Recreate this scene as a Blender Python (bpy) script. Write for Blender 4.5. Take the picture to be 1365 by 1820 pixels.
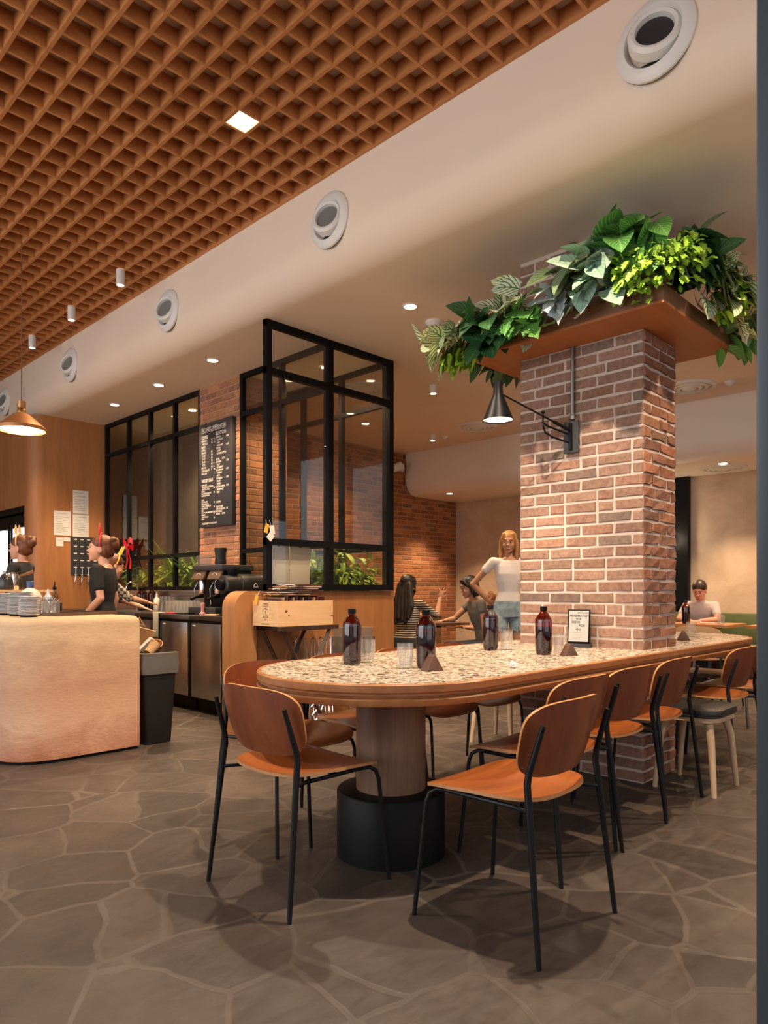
import bpy, bmesh, math, random
from mathutils import Vector, Matrix, noise
R = math.radians; PI = math.pi
V = Vector
for o in list(bpy.data.objects): bpy.data.objects.remove(o)
S = bpy.context.scene; COL = S.collection
# ---------------------------------------------------------------- camera, world, light, exposure
AZ = 44.37
cd = bpy.data.cameras.new('camera'); cam = bpy.data.objects.new('camera', cd); COL.objects.link(cam)
cam.location = (0, 0, 1.14); cam.rotation_euler = (R(90), 0, R(AZ - 90))
cd.sensor_width = 36; cd.lens = 1244.7 / 1820 * 36; cd.shift_y = 138 / 1820; cd.clip_start = .05; cd.clip_end = 200
S.camera = cam
S.view_settings.view_transform = 'Standard'; S.view_settings.look = 'None'
S.view_settings.exposure = 0.42; S.view_settings.gamma = 1; S.view_settings.use_curve_mapping = False
S.cycles.max_bounces = 9; S.cycles.diffuse_bounces = 4; S.cycles.glossy_bounces = 4; S.cycles.transmission_bounces = 8
S.cycles.transparent_max_bounces = 16; S.cycles.caustics_reflective = False; S.cycles.caustics_refractive = False
S.cycles.sample_clamp_indirect = 4
W = bpy.data.worlds.new('world'); S.world = W; W.use_nodes = True
W.node_tree.nodes['Background'].inputs[0].default_value = (.86, .92, 1, 1)
W.node_tree.nodes['Background'].inputs[1].default_value = .75
DAY = 190       # watts of the daylight coming in at the two open shop fronts
SPOT = 125      # watts of one ceiling downlight
def area(name, loc, target, sx, sy, power, col):
    l = bpy.data.lights.new(name, 'AREA'); l.shape = 'RECTANGLE'; l.size = sx; l.size_y = sy; l.energy = power; l.color = col
    o = bpy.data.objects.new(name, l); COL.objects.link(o); o.location = loc
    o.rotation_euler = (V(target) - V(loc)).to_track_quat('-Z', 'Y').to_euler(); return o
area('daylight_shop_front', (-3.2, 4.6, 2.1), (2, 4.8, 1.6), 7, 3.0, DAY * .9, (1, .97, .94))
area('daylight_entrance', (1.5, -3.2, 2.0), (2.5, 3, 1.6), 6, 3.0, DAY * .27, (1, .95, .90))
def spot_light(name, loc, aim, power, ang=95, blend=.6, col=(1, .70, .43), r=.035, parent=None):
    l = bpy.data.lights.new(name, 'SPOT'); l.energy = power; l.spot_size = R(ang); l.spot_blend = blend; l.color = col; l.shadow_soft_size = r
    o = bpy.data.objects.new(name, l); COL.objects.link(o); o.location = loc
    o.rotation_euler = V(aim).to_track_quat('-Z', 'Y').to_euler()
    if parent: o.parent = parent
    return o
# ---------------------------------------------------------------- materials
M = {}
def nt(name):
    m = bpy.data.materials.new(name); m.use_nodes = True; t = m.node_tree; M[name] = m
    return m, t, t.nodes['Principled BSDF']
def N(t, typ, ins=None, **kw):
    n = t.nodes.new(typ)
    for k, v in kw.items(): setattr(n, k, v)
    for k, v in (ins or {}).items(): n.inputs[k].default_value = v
    return n
def ramp(t, stops):
    n = N(t, 'ShaderNodeValToRGB'); e = n.color_ramp.elements
    while len(e) < len(stops): e.new(.5)
    for i, (p, c) in enumerate(stops): e[i].position = p; e[i].color = (*c, 1) if len(c) == 3 else c
    return n
def coords(t, scale=(1, 1, 1), kind='Object', rot=(0, 0, 0)):
    tc = N(t, 'ShaderNodeTexCoord'); mp = N(t, 'ShaderNodeMapping', {'Scale': scale, 'Rotation': rot})
    t.links.new(tc.outputs[kind], mp.inputs[0]); return mp.outputs[0]
def bump(t, b, src, strength=.3, dist=.01):
    n = N(t, 'ShaderNodeBump', {'Strength': strength, 'Distance': dist}); t.links.new(src, n.inputs['Height']); t.links.new(n.outputs[0], b.inputs['Normal']); return n
def mat(name, col, rough=.5, metal=0, var=0, scale=8, bmp=0, stretch=(1, 1, 1), emit=None, trans=0, ior=1.45, coat=0, spec=None, alpha=None):
    m, t, b = nt(name); b.inputs['Base Color'].default_value = (*col, 1); b.inputs['Roughness'].default_value = rough
    b.inputs['Metallic'].default_value = metal; b.inputs['IOR'].default_value = ior
    if coat: b.inputs['Coat Weight'].default_value = coat
    if spec is not None: b.inputs['Specular IOR Level'].default_value = spec
    if trans: b.inputs['Transmission Weight'].default_value = trans
    if emit: b.inputs['Emission Color'].default_value = (*emit[0], 1); b.inputs['Emission Strength'].default_value = emit[1]
    if var or bmp:
        n = N(t, 'ShaderNodeTexNoise', {'Scale': scale, 'Detail': 6, 'Roughness': .6}); t.links.new(coords(t, stretch), n.inputs['Vector'])
        if var:
            r = ramp(t, [(.3, [c * (1 - var) for c in col]), (.7, [min(1, c * (1 + var)) for c in col])])
            t.links.new(n.outputs[0], r.inputs[0]); t.links.new(r.outputs[0], b.inputs['Base Color'])
        if bmp: bump(t, b, n.outputs[0], bmp, .006)
    return m
def wood(name, c1, c2, axis=0, scale=5, rough=.4, stretch=.09, bmp=.05):
    m, t, b = nt(name); s = [1, 1, 1]; s[axis] = stretch
    v = coords(t, s)
    n = N(t, 'ShaderNodeTexNoise', {'Scale': scale * 2.2, 'Detail': 8, 'Roughness': .6, 'Distortion': .8}); t.links.new(v, n.inputs['Vector'])
    n2 = N(t, 'ShaderNodeTexNoise', {'Scale': scale * 12, 'Detail': 4}); t.links.new(v, n2.inputs['Vector'])
    mx = N(t, 'ShaderNodeMath', operation='MULTIPLY_ADD'); mx.inputs[1].default_value = .35; t.links.new(n2.outputs[0], mx.inputs[0]); t.links.new(n.outputs[0], mx.inputs[2])
    r = ramp(t, [(.45, c1), (.85, c2)]); t.links.new(mx.outputs[0], r.inputs[0]); t.links.new(r.outputs[0], b.inputs['Base Color'])
    b.inputs['Roughness'].default_value = rough; bump(t, b, mx.outputs[0], bmp, .004); return m
def vcol(name, rough=.9, bmp=.3, scale=40, mult=None):
    m, t, b = nt(name); a = N(t, 'ShaderNodeAttribute', attribute_name='Col')
    n = N(t, 'ShaderNodeTexNoise', {'Scale': scale, 'Detail': 8, 'Roughness': .7}); t.links.new(coords(t), n.inputs['Vector'])
    r = ramp(t, [(.3, (.62, .62, .62)), (.7, (1.25, 1.25, 1.25))]); t.links.new(n.outputs[0], r.inputs[0])
    x = N(t, 'ShaderNodeMix', data_type='RGBA', blend_type='MULTIPLY'); x.inputs[0].default_value = 1
    t.links.new(a.outputs[0], x.inputs[6]); t.links.new(r.outputs[0], x.inputs[7]); t.links.new(x.outputs[2], b.inputs['Base Color'])
    b.inputs['Roughness'].default_value = rough; b.inputs['Specular IOR Level'].default_value = .25
    bump(t, b, n.outputs[0], bmp, .006); return m
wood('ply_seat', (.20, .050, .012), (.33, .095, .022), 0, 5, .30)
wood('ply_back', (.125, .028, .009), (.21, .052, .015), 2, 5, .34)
mat('ply_edge', (.42, .19, .065), .5, var=.15, scale=60)
mat('black_tube', (.007, .007, .008), .36, spec=.28)
mat('black_metal', (.006, .006, .007), .42, spec=.14)
wood('lattice_wood', (.43, .160, .045), (.60, .250, .085), 1, 4, .55)
mat('lattice_backing', (.55, .42, .33), .9, var=.05, scale=3)
mat('white_paint', (.84, .76, .67), .55, var=.015, scale=2)
mat('soffit_paint', (.86, .71, .57), .6, var=.02, scale=2)
mat('white_plastic', (.78, .76, .72), .4)
mat('dark_hole', (.03, .03, .035), .5)
mat('grey_hole', (.20, .20, .19), .5)
wood('oak_panel', (.33, .130, .040), (.45, .195, .068), 2, 4, .5)
wood('oak_panel_side', (.33, .130, .040), (.45, .195, .068), 2, 4, .5)
wood('walnut_post', (.13, .068, .040), (.26, .145, .085), 2, 5, .45)
wood('table_edge', (.27, .10, .035), (.42, .175, .062), 0, 4, .35)
wood('pine', (.62, .36, .16), (.78, .50, .26), 0, 3, .6)
wood('oak_leg', (.40, .26, .15), (.58, .40, .25), 2, 6, .55)
wood('dark_wood', (.028, .012, .008), (.055, .022, .013), 2, 5, .45)
wood('wedge_wood', (.07, .030, .018), (.12, .055, .032), 2, 5, .5)
wood('brown_wood', (.14, .062, .028), (.24, .11, .05), 0, 5, .45)
wood('rust_panel', (.36, .115, .032), (.44, .155, .045), 0, 2, .6)
mat('steel', (.50, .49, .48), .28, 1, var=.10, scale=6, stretch=(1, 1, .08), bmp=.02)
mat('steel_dark', (.20, .195, .19), .33, 1, var=.15, scale=5, stretch=(1, 1, .08))
mat('chrome', (.80, .80, .80), .12, 1)
mat('brass', (.62, .36, .16), .35, 1)
mat('copper_shade', (.52, .24, .10), .4, .6)
mat('shade_inner', (.9, .75, .5), .5, emit=((1, .68, .36), 3.0))
mat('lamp_glow', (1, .9, .75), .5, emit=((1, .80, .55), 14))
mat('lamp_soft', (1, .9, .75), .5, emit=((1, .82, .60), 5))
mat('cell_glow', (1, .85, .6), .5, emit=((1, .70, .36), 2.6))
mat('fridge_glow', (1, 1, 1), .5, emit=((.95, .98, 1), 1.9))
mat('leather_black', (.018, .017, .017), .36, bmp=.5, scale=60)
mat('rubber_black', (.012, .010, .009), .55, bmp=.1, scale=30)
mat('bag_black', (.03, .028, .026), .28); mat('bin_liner', (.13, .115, .10), .35, bmp=.6, scale=14)
mat('cardboard', (.55, .33, .16), .8, var=.1, scale=20)
mat('paper', (.80, .77, .72), .7, var=.03, scale=30)
mat('card_grey', (.44, .42, .40), .7)
mat('paper_warm', (.72, .66, .55), .7)
mat('label_ink', (.05, .045, .04), .7)
mat('ink_grey', (.32, .30, .28), .7)
mat('chalk', (.84, .78, .70), .7)
mat('menu_black', (.035, .034, .037), .5)
mat('green_vinyl', (.10, .125, .050), .5, var=.06, scale=4)
mat('yellow_tag', (.80, .42, .06), .6)
mat('red_satin', (.52, .010, .018), .38)
mat('red_felt', (.60, .03, .03), .7)
mat('pink', (.72, .30, .27), .5)
mat('blue_plastic', (.05, .085, .19), .4)
mat('milk', (.80, .72, .62), .4)
mat('ceramic', (.62, .62, .64), .25)
mat('towel', (.45, .42, .30), .95, bmp=.5, scale=90)
mat('sauce', (.03, .02, .02), .2)
mat('brown_board', (.13, .075, .048), .55, var=.2, scale=12)
mat('brown_seat', (.15, .078, .045), .45)
mat('grey_metal', (.30, .29, .28), .35, 1)
mat('terrazzo_dummy', (.6, .5, .4), .3)
mat('soil', (.03, .02, .012), .9, bmp=.6, scale=30)
mat('stem', (.10, .16, .04), .6)
def glassy(name, col, rough=.02, tint=1.0, haze=0):
    m, t, b = nt(name); t.nodes.remove(b); out = t.nodes['Material Output']
    tr = N(t, 'ShaderNodeBsdfTransparent', {'Color': (*col, 1)}); gl = N(t, 'ShaderNodeBsdfGlossy', {'Roughness': rough, 'Color': (1, 1, 1, 1)})
    fr = N(t, 'ShaderNodeFresnel', {'IOR': 1.45}); ml = N(t, 'ShaderNodeMath', operation='MULTIPLY_ADD'); ml.inputs[1].default_value = tint; ml.inputs[2].default_value = .02
    t.links.new(fr.outputs[0], ml.inputs[0]); ge = N(t, 'ShaderNodeNewGeometry'); inv = N(t, 'ShaderNodeMath', operation='SUBTRACT'); inv.inputs[0].default_value = 1; t.links.new(ge.outputs['Backfacing'], inv.inputs[1])
    mm = N(t, 'ShaderNodeMath', operation='MULTIPLY', use_clamp=True); t.links.new(ml.outputs[0], mm.inputs[0]); t.links.new(inv.outputs[0], mm.inputs[1]); ms = N(t, 'ShaderNodeMixShader')
    t.links.new(mm.outputs[0], ms.inputs[0]); t.links.new(tr.outputs[0], ms.inputs[1]); t.links.new(gl.outputs[0], ms.inputs[2]); t.links.new(ms.outputs[0], out.inputs[0])
    if haze: df = N(t, 'ShaderNodeBsdfDiffuse', {'Color': (.85, .84, .80, 1)}); m2 = N(t, 'ShaderNodeMixShader', {0: haze}); t.links.new(ms.outputs[0], m2.inputs[1]); t.links.new(df.outputs[0], m2.inputs[2]); t.links.new(m2.outputs[0], out.inputs[0])
    return m
glassy('window_glass', (.93, .92, .89), .01, 1.5)
glassy('clear_glass', (.95, .945, .93), .10, 2.2, .07)
glassy('clear_plastic', (.84, .84, .83), .10, 2.0, .06)
glassy('bottle_clear', (.70, .72, .70), .05, 1.2)
glassy('amber', (.42, .105, .022), .06, 1.6)
mat('amber_liquid', (.030, .010, .008), .08, coat=.5)
def skin(name, c): 
    m = mat(name, c, .5, var=.06, scale=12); m.node_tree.nodes['Principled BSDF'].inputs['Subsurface Weight'].default_value = .08
    m.node_tree.nodes['Principled BSDF'].inputs['Subsurface Radius'].default_value = (.02, .008, .004); return m
skin('skin_light', (.62, .33, .22)); skin('skin_tan', (.50, .25, .14)); skin('skin_pink', (.60, .27, .19))
def hairm(n, c): return mat(n, c, .42, var=.55, scale=30, stretch=(1, 1, .12), bmp=.6)
hairm('hair_black', (.016, .011, .009)); hairm('hair_brown', (.12, .040, .016)); hairm('hair_blonde', (.50, .24, .085)); hairm('hair_short', (.030, .014, .008)); hairm('hair_auburn', (.20, .075, .022))
mat('cloth_black', (.011, .011, .012), .85, bmp=.3, scale=25); mat('cloth_charcoal', (.022, .022, .026), .85, bmp=.2, scale=25)
mat('cloth_white', (.78, .72, .68), .85, bmp=.35, scale=14); mat('cloth_grey', (.20, .185, .165), .9, bmp=.3, scale=20)
mat('polo_grey', (.44, .38, .38), .9, bmp=.2, scale=25); mat('denim', (.27, .36, .40), .9, var=.35, scale=18, bmp=.4); mat('jeans_dark', (.03, .04, .06), .9)
mat('lips', (.42, .10, .08), .5); mat('eye_dark', (.015, .01, .008), .2); mat('eye_white', (.42, .36, .32), .4); mat('cloth_green', (.12, .25, .14), .9)
def stripes():
    m, t, b = nt('striped_cloth'); w = N(t, 'ShaderNodeTexWave', {'Scale': 12.5, 'Distortion': .8, 'Detail': 1, 'Detail Scale': 1.2}, wave_type='BANDS', bands_direction='Z'); t.links.new(coords(t), w.inputs['Vector'])
    r = ramp(t, [(.50, (.02, .018, .018)), (.56, (.70, .62, .50))]); t.links.new(w.outputs[0], r.inputs[0]); t.links.new(r.outputs[0], b.inputs['Base Color']); b.inputs['Roughness'].default_value = .9
stripes()
def plaid():
    m, t, b = nt('plaid_cloth'); v = coords(t); w = N(t, 'ShaderNodeTexChecker', {'Scale': 32, 'Color1': (.03, .03, .03, 1), 'Color2': (.33, .28, .22, 1)}); t.links.new(v, w.inputs['Vector']); t.links.new(w.outputs[0], b.inputs['Base Color']); b.inputs['Roughness'].default_value = .9
plaid()
def floor_mat():
    m, t, b = nt('flagstone'); v = coords(t, (1.0, 1.0, 1.0), rot=(0, 0, .4))
    ns = N(t, 'ShaderNodeTexNoise', {'Scale': 1.6, 'Detail': 3}); t.links.new(v, ns.inputs['Vector'])
    mx = N(t, 'ShaderNodeVectorMath', operation='SCALE'); mx.inputs['Scale'].default_value = .22; t.links.new(ns.outputs['Color'], mx.inputs[0])
    ad = N(t, 'ShaderNodeVectorMath', operation='ADD'); t.links.new(v, ad.inputs[0]); t.links.new(mx.outputs[0], ad.inputs[1])
    fl = N(t, 'ShaderNodeVectorMath', operation='MULTIPLY'); fl.inputs[1].default_value = (1, 1, 0); t.links.new(ad.outputs[0], fl.inputs[0])
    ve = N(t, 'ShaderNodeTexVoronoi', {'Scale': 2.8, 'Randomness': 1.0}, feature='DISTANCE_TO_EDGE'); vc = N(t, 'ShaderNodeTexVoronoi', {'Scale': 2.8, 'Randomness': 1.0})
    t.links.new(fl.outputs[0], ve.inputs['Vector']); t.links.new(fl.outputs[0], vc.inputs['Vector'])
    n2 = N(t, 'ShaderNodeTexNoise', {'Scale': 3.5, 'Detail': 9, 'Roughness': .62}); t.links.new(v, n2.inputs['Vector'])
    st = coords(t, (4, 9, 1)); n3 = N(t, 'ShaderNodeTexNoise', {'Scale': 2.4, 'Detail': 7, 'Roughness': .65, 'Distortion': .6}); t.links.new(st, n3.inputs['Vector'])
    sep = N(t, 'ShaderNodeSeparateColor'); t.links.new(vc.outputs['Color'], sep.inputs[0])
    c = ramp(t, [(0, (.046, .033, .027)), (.5, (.062, .045, .036)), (1, (.078, .058, .046))]); t.links.new(sep.outputs[0], c.inputs[0])
    r2 = ramp(t, [(.30, (.72, .72, .72)), (.72, (1.25, 1.23, 1.2))]); t.links.new(n2.outputs[0], r2.inputs[0])
    x = N(t, 'ShaderNodeMix', data_type='RGBA', blend_type='MULTIPLY'); x.inputs[0].default_value = 1; t.links.new(c.outputs[0], x.inputs[6]); t.links.new(r2.outputs[0], x.inputs[7])
    wv = N(t, 'ShaderNodeMath', operation='MULTIPLY_ADD'); wv.inputs[1].default_value = -.035; t.links.new(n2.outputs[0], wv.inputs[0]); t.links.new(ve.outputs['Distance'], wv.inputs[2])
    e = ramp(t, [(.0, (1, 1, 1)), (.012, (0, 0, 0))]); t.links.new(wv.outputs[0], e.inputs[0])
    g = N(t, 'ShaderNodeMix', data_type='RGBA'); g.inputs[7].default_value = (.105, .080, .064, 1); t.links.new(x.outputs[2], g.inputs[6])
    gm = N(t, 'ShaderNodeMath', operation='MULTIPLY'); nm = N(t, 'ShaderNodeTexNoise', {'Scale': .9, 'Detail': 2}); t.links.new(v, nm.inputs['Vector']); rm_ = ramp(t, [(.38, (.25, .25, .25)), (.62, (1, 1, 1))]); t.links.new(nm.outputs[0], rm_.inputs[0]); t.links.new(rm_.outputs[0], gm.inputs[1]); t.links.new(e.outputs[0], gm.inputs[0]); t.links.new(gm.outputs[0], g.inputs[0])
    t.links.new(g.outputs[2], b.inputs['Base Color'])
    rr = ramp(t, [(.3, (.36, .36, .36)), (.7, (.58, .58, .58))]); t.links.new(n3.outputs[0], rr.inputs[0]); t.links.new(rr.outputs[0], b.inputs['Roughness'])
    hs = N(t, 'ShaderNodeMath', operation='MULTIPLY_ADD'); hs.inputs[1].default_value = -.5; t.links.new(e.outputs[0], hs.inputs[0]); t.links.new(n3.outputs[0], hs.inputs[2])
    bump(t, b, hs.outputs[0], .28, .005)
floor_mat()
def terrazzo():
    m, t, b = nt('terrazzo'); v = coords(t); ns = N(t, 'ShaderNodeTexNoise', {'Scale': 30, 'Detail': 3}); t.links.new(v, ns.inputs['Vector'])
    mx = N(t, 'ShaderNodeVectorMath', operation='SCALE'); mx.inputs['Scale'].default_value = .022; t.links.new(ns.outputs['Color'], mx.inputs[0])
    ad = N(t, 'ShaderNodeVectorMath', operation='ADD'); t.links.new(v, ad.inputs[0]); t.links.new(mx.outputs[0], ad.inputs[1]); prev = None
    base = (.47, .38, .29)
    for sc, thr, cols in ((29, .19, [(.0, (.040, .024, .018)), (.35, (.11, .065, .042)), (.55, (.26, .18, .125)), (.72, (.60, .51, .41)), (1, (.17, .13, .11))]), (75, .22, [(.0, (.10, .07, .05)), (.4, (.40, .28, .19)), (.6, (.76, .68, .56)), (1, (.20, .15, .12))])):
        vo = N(t, 'ShaderNodeTexVoronoi', {'Scale': sc, 'Randomness': 1}); ve = N(t, 'ShaderNodeTexVoronoi', {'Scale': sc, 'Randomness': 1}, feature='DISTANCE_TO_EDGE')
        t.links.new(ad.outputs[0], vo.inputs['Vector']); t.links.new(ad.outputs[0], ve.inputs['Vector'])
        sp = N(t, 'ShaderNodeSeparateColor'); t.links.new(vo.outputs['Color'], sp.inputs[0]); cr = ramp(t, cols); cr.color_ramp.interpolation = 'CONSTANT'; t.links.new(sp.outputs[0], cr.inputs[0])
        e = ramp(t, [(thr * .55, (0, 0, 0)), (thr * .75, (1, 1, 1))]); t.links.new(ve.outputs['Distance'], e.inputs[0])
        k = N(t, 'ShaderNodeMath', operation='GREATER_THAN'); k.inputs[1].default_value = .30; t.links.new(sp.outputs[1], k.inputs[0])
        f = N(t, 'ShaderNodeMath', operation='MULTIPLY'); t.links.new(e.outputs[0], f.inputs[0]); t.links.new(k.outputs[0], f.inputs[1])
        g = N(t, 'ShaderNodeMix', data_type='RGBA'); t.links.new(f.outputs[0], g.inputs[0]); t.links.new(cr.outputs[0], g.inputs[7])
        if prev: t.links.new(prev, g.inputs[6])
        else: g.inputs[6].default_value = (*base, 1)
        prev = g.outputs[2]
    t.links.new(prev, b.inputs['Base Color']); b.inputs['Roughness'].default_value = .24
terrazzo()
def plaster(name, c1, c2, sc=2.2, b_=.25, strata=False):
    m, t, b = nt(name); v = coords(t, (1, 1, 2.2) if strata else (1, 1, 1)); n = N(t, 'ShaderNodeTexNoise', {'Scale': sc, 'Detail': 10, 'Roughness': .65, 'Distortion': .5}); t.links.new(v, n.inputs['Vector'])
    r = ramp(t, [(.35, c1), (.68, c2)]); t.links.new(n.outputs[0], r.inputs[0]); col = r.outputs[0]
    if strata:  # rammed pigment bands
        z = N(t, 'ShaderNodeSeparateXYZ'); t.links.new(coords(t), z.inputs[0]); a = N(t, 'ShaderNodeMath', operation='MULTIPLY_ADD'); a.inputs[1].default_value = .35; t.links.new(n.outputs[0], a.inputs[0]); t.links.new(z.outputs[2], a.inputs[2])
        zr = ramp(t, [(.20, (.66, .36, .26)), (.42, (.98, .78, .66)), (.66, (.80, .58, .46)), (.9, (.92, .76, .60)), (1.0, (1.05, .92, .72))]); t.links.new(a.outputs[0], zr.inputs[0])
        x = N(t, 'ShaderNodeMix', data_type='RGBA', blend_type='MULTIPLY'); x.inputs[0].default_value = 1; t.links.new(col, x.inputs[6]); t.links.new(zr.outputs[0], x.inputs[7]); col = x.outputs[2]
    t.links.new(col, b.inputs['Base Color']); b.inputs['Roughness'].default_value = .85
    n2 = N(t, 'ShaderNodeTexNoise', {'Scale': 30, 'Detail': 8}); t.links.new(v, n2.inputs['Vector']); bump(t, b, n2.outputs[0], b_, .006)
plaster('beige_plaster', (.50, .36, .25), (.68, .52, .38), 1.8, .15); plaster('counter_plaster', (.54, .40, .30), (.66, .50, .385), 3, .5, True)
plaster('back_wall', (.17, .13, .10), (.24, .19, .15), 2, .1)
vcol('brick'); mat('mortar', (.53, .43, .37), .95, bmp=.5, scale=40); mat('mortar_warm', (.42, .24, .13), .95, bmp=.5, scale=40)
def leafm(name, base, vein, nv=9, vw=.32, rough=.42, edge=None):
    m, t, b = nt(name); uv = N(t, 'ShaderNodeUVMap'); s = N(t, 'ShaderNodeSeparateXYZ'); t.links.new(uv.outputs[0], s.inputs[0])
    a = N(t, 'ShaderNodeMath', operation='SUBTRACT'); a.inputs[1].default_value = .5; t.links.new(s.outputs[0], a.inputs[0])
    ab = N(t, 'ShaderNodeMath', operation='ABSOLUTE'); t.links.new(a.outputs[0], ab.inputs[0])
    w = N(t, 'ShaderNodeMath', operation='MULTIPLY_ADD'); w.inputs[1].default_value = -1.0; t.links.new(ab.outputs[0], w.inputs[0]); t.links.new(s.outputs[1], w.inputs[2])
    sn = N(t, 'ShaderNodeMath', operation='MULTIPLY'); sn.inputs[1].default_value = nv * 2 * PI; t.links.new(w.outputs[0], sn.inputs[0])
    si = N(t, 'ShaderNodeMath', operation='SINE'); t.links.new(sn.outputs[0], si.inputs[0])
    r = ramp(t, [(0, (0, 0, 0)), (1, (1, 1, 1))]); 
    c = N(t, 'ShaderNodeMapRange', {'From Min': 1 - vw * 2 - .25, 'From Max': 1 - vw * 2 + .25}); t.links.new(si.outputs[0], c.inputs[0])
    mid = N(t, 'ShaderNodeMath', operation='LESS_THAN'); mid.inputs[1].default_value = .035; t.links.new(ab.outputs[0], mid.inputs[0])
    mx = N(t, 'ShaderNodeMath', operation='MAXIMUM'); t.links.new(c.outputs[0], mx.inputs[0]); t.links.new(mid.outputs[0], mx.inputs[1])
    oi = N(t, 'ShaderNodeAttribute', attribute_name='Col'); g = N(t, 'ShaderNodeMix', data_type='RGBA'); g.inputs[6].default_value = (*base, 1); g.inputs[7].default_value = (*vein, 1); t.links.new(mx.outputs[0], g.inputs[0])
    x = N(t, 'ShaderNodeMix', data_type='RGBA', blend_type='MULTIPLY'); x.inputs[0].default_value = 1; t.links.new(g.outputs[2], x.inputs[6]); t.links.new(oi.outputs[0], x.inputs[7])
    t.links.new(x.outputs[2], b.inputs['Base Color']); b.inputs['Roughness'].default_value = rough
    b.inputs['Transmission Weight'].default_value = 0; b.inputs['Subsurface Weight'].default_value = 0
leafm('leaf_pale', (.72, .74, .52), (.07, .17, .045), 5, .24)
leafm('leaf_green', (.075, .25, .045), (.22, .44, .13), 7, .18)
leafm('leaf_dark', (.03, .11, .035), (.10, .24, .09), 7, .16)
leafm('leaf_blue', (.30, .42, .34), (.17, .29, .22), 6, .15)
leafm('leaf_grey', (.27, .33, .20), (.12, .19, .08), 7, .22)
leafm('leaf_lime', (.32, .55, .045), (.38, .60, .08), 3, .2)
leafm('leaf_room', (.24, .42, .045), (.42, .55, .10), 5, .2)
leafm('leaf_silver', (.55, .62, .62), (.30, .38, .38), 5, .2)
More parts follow.
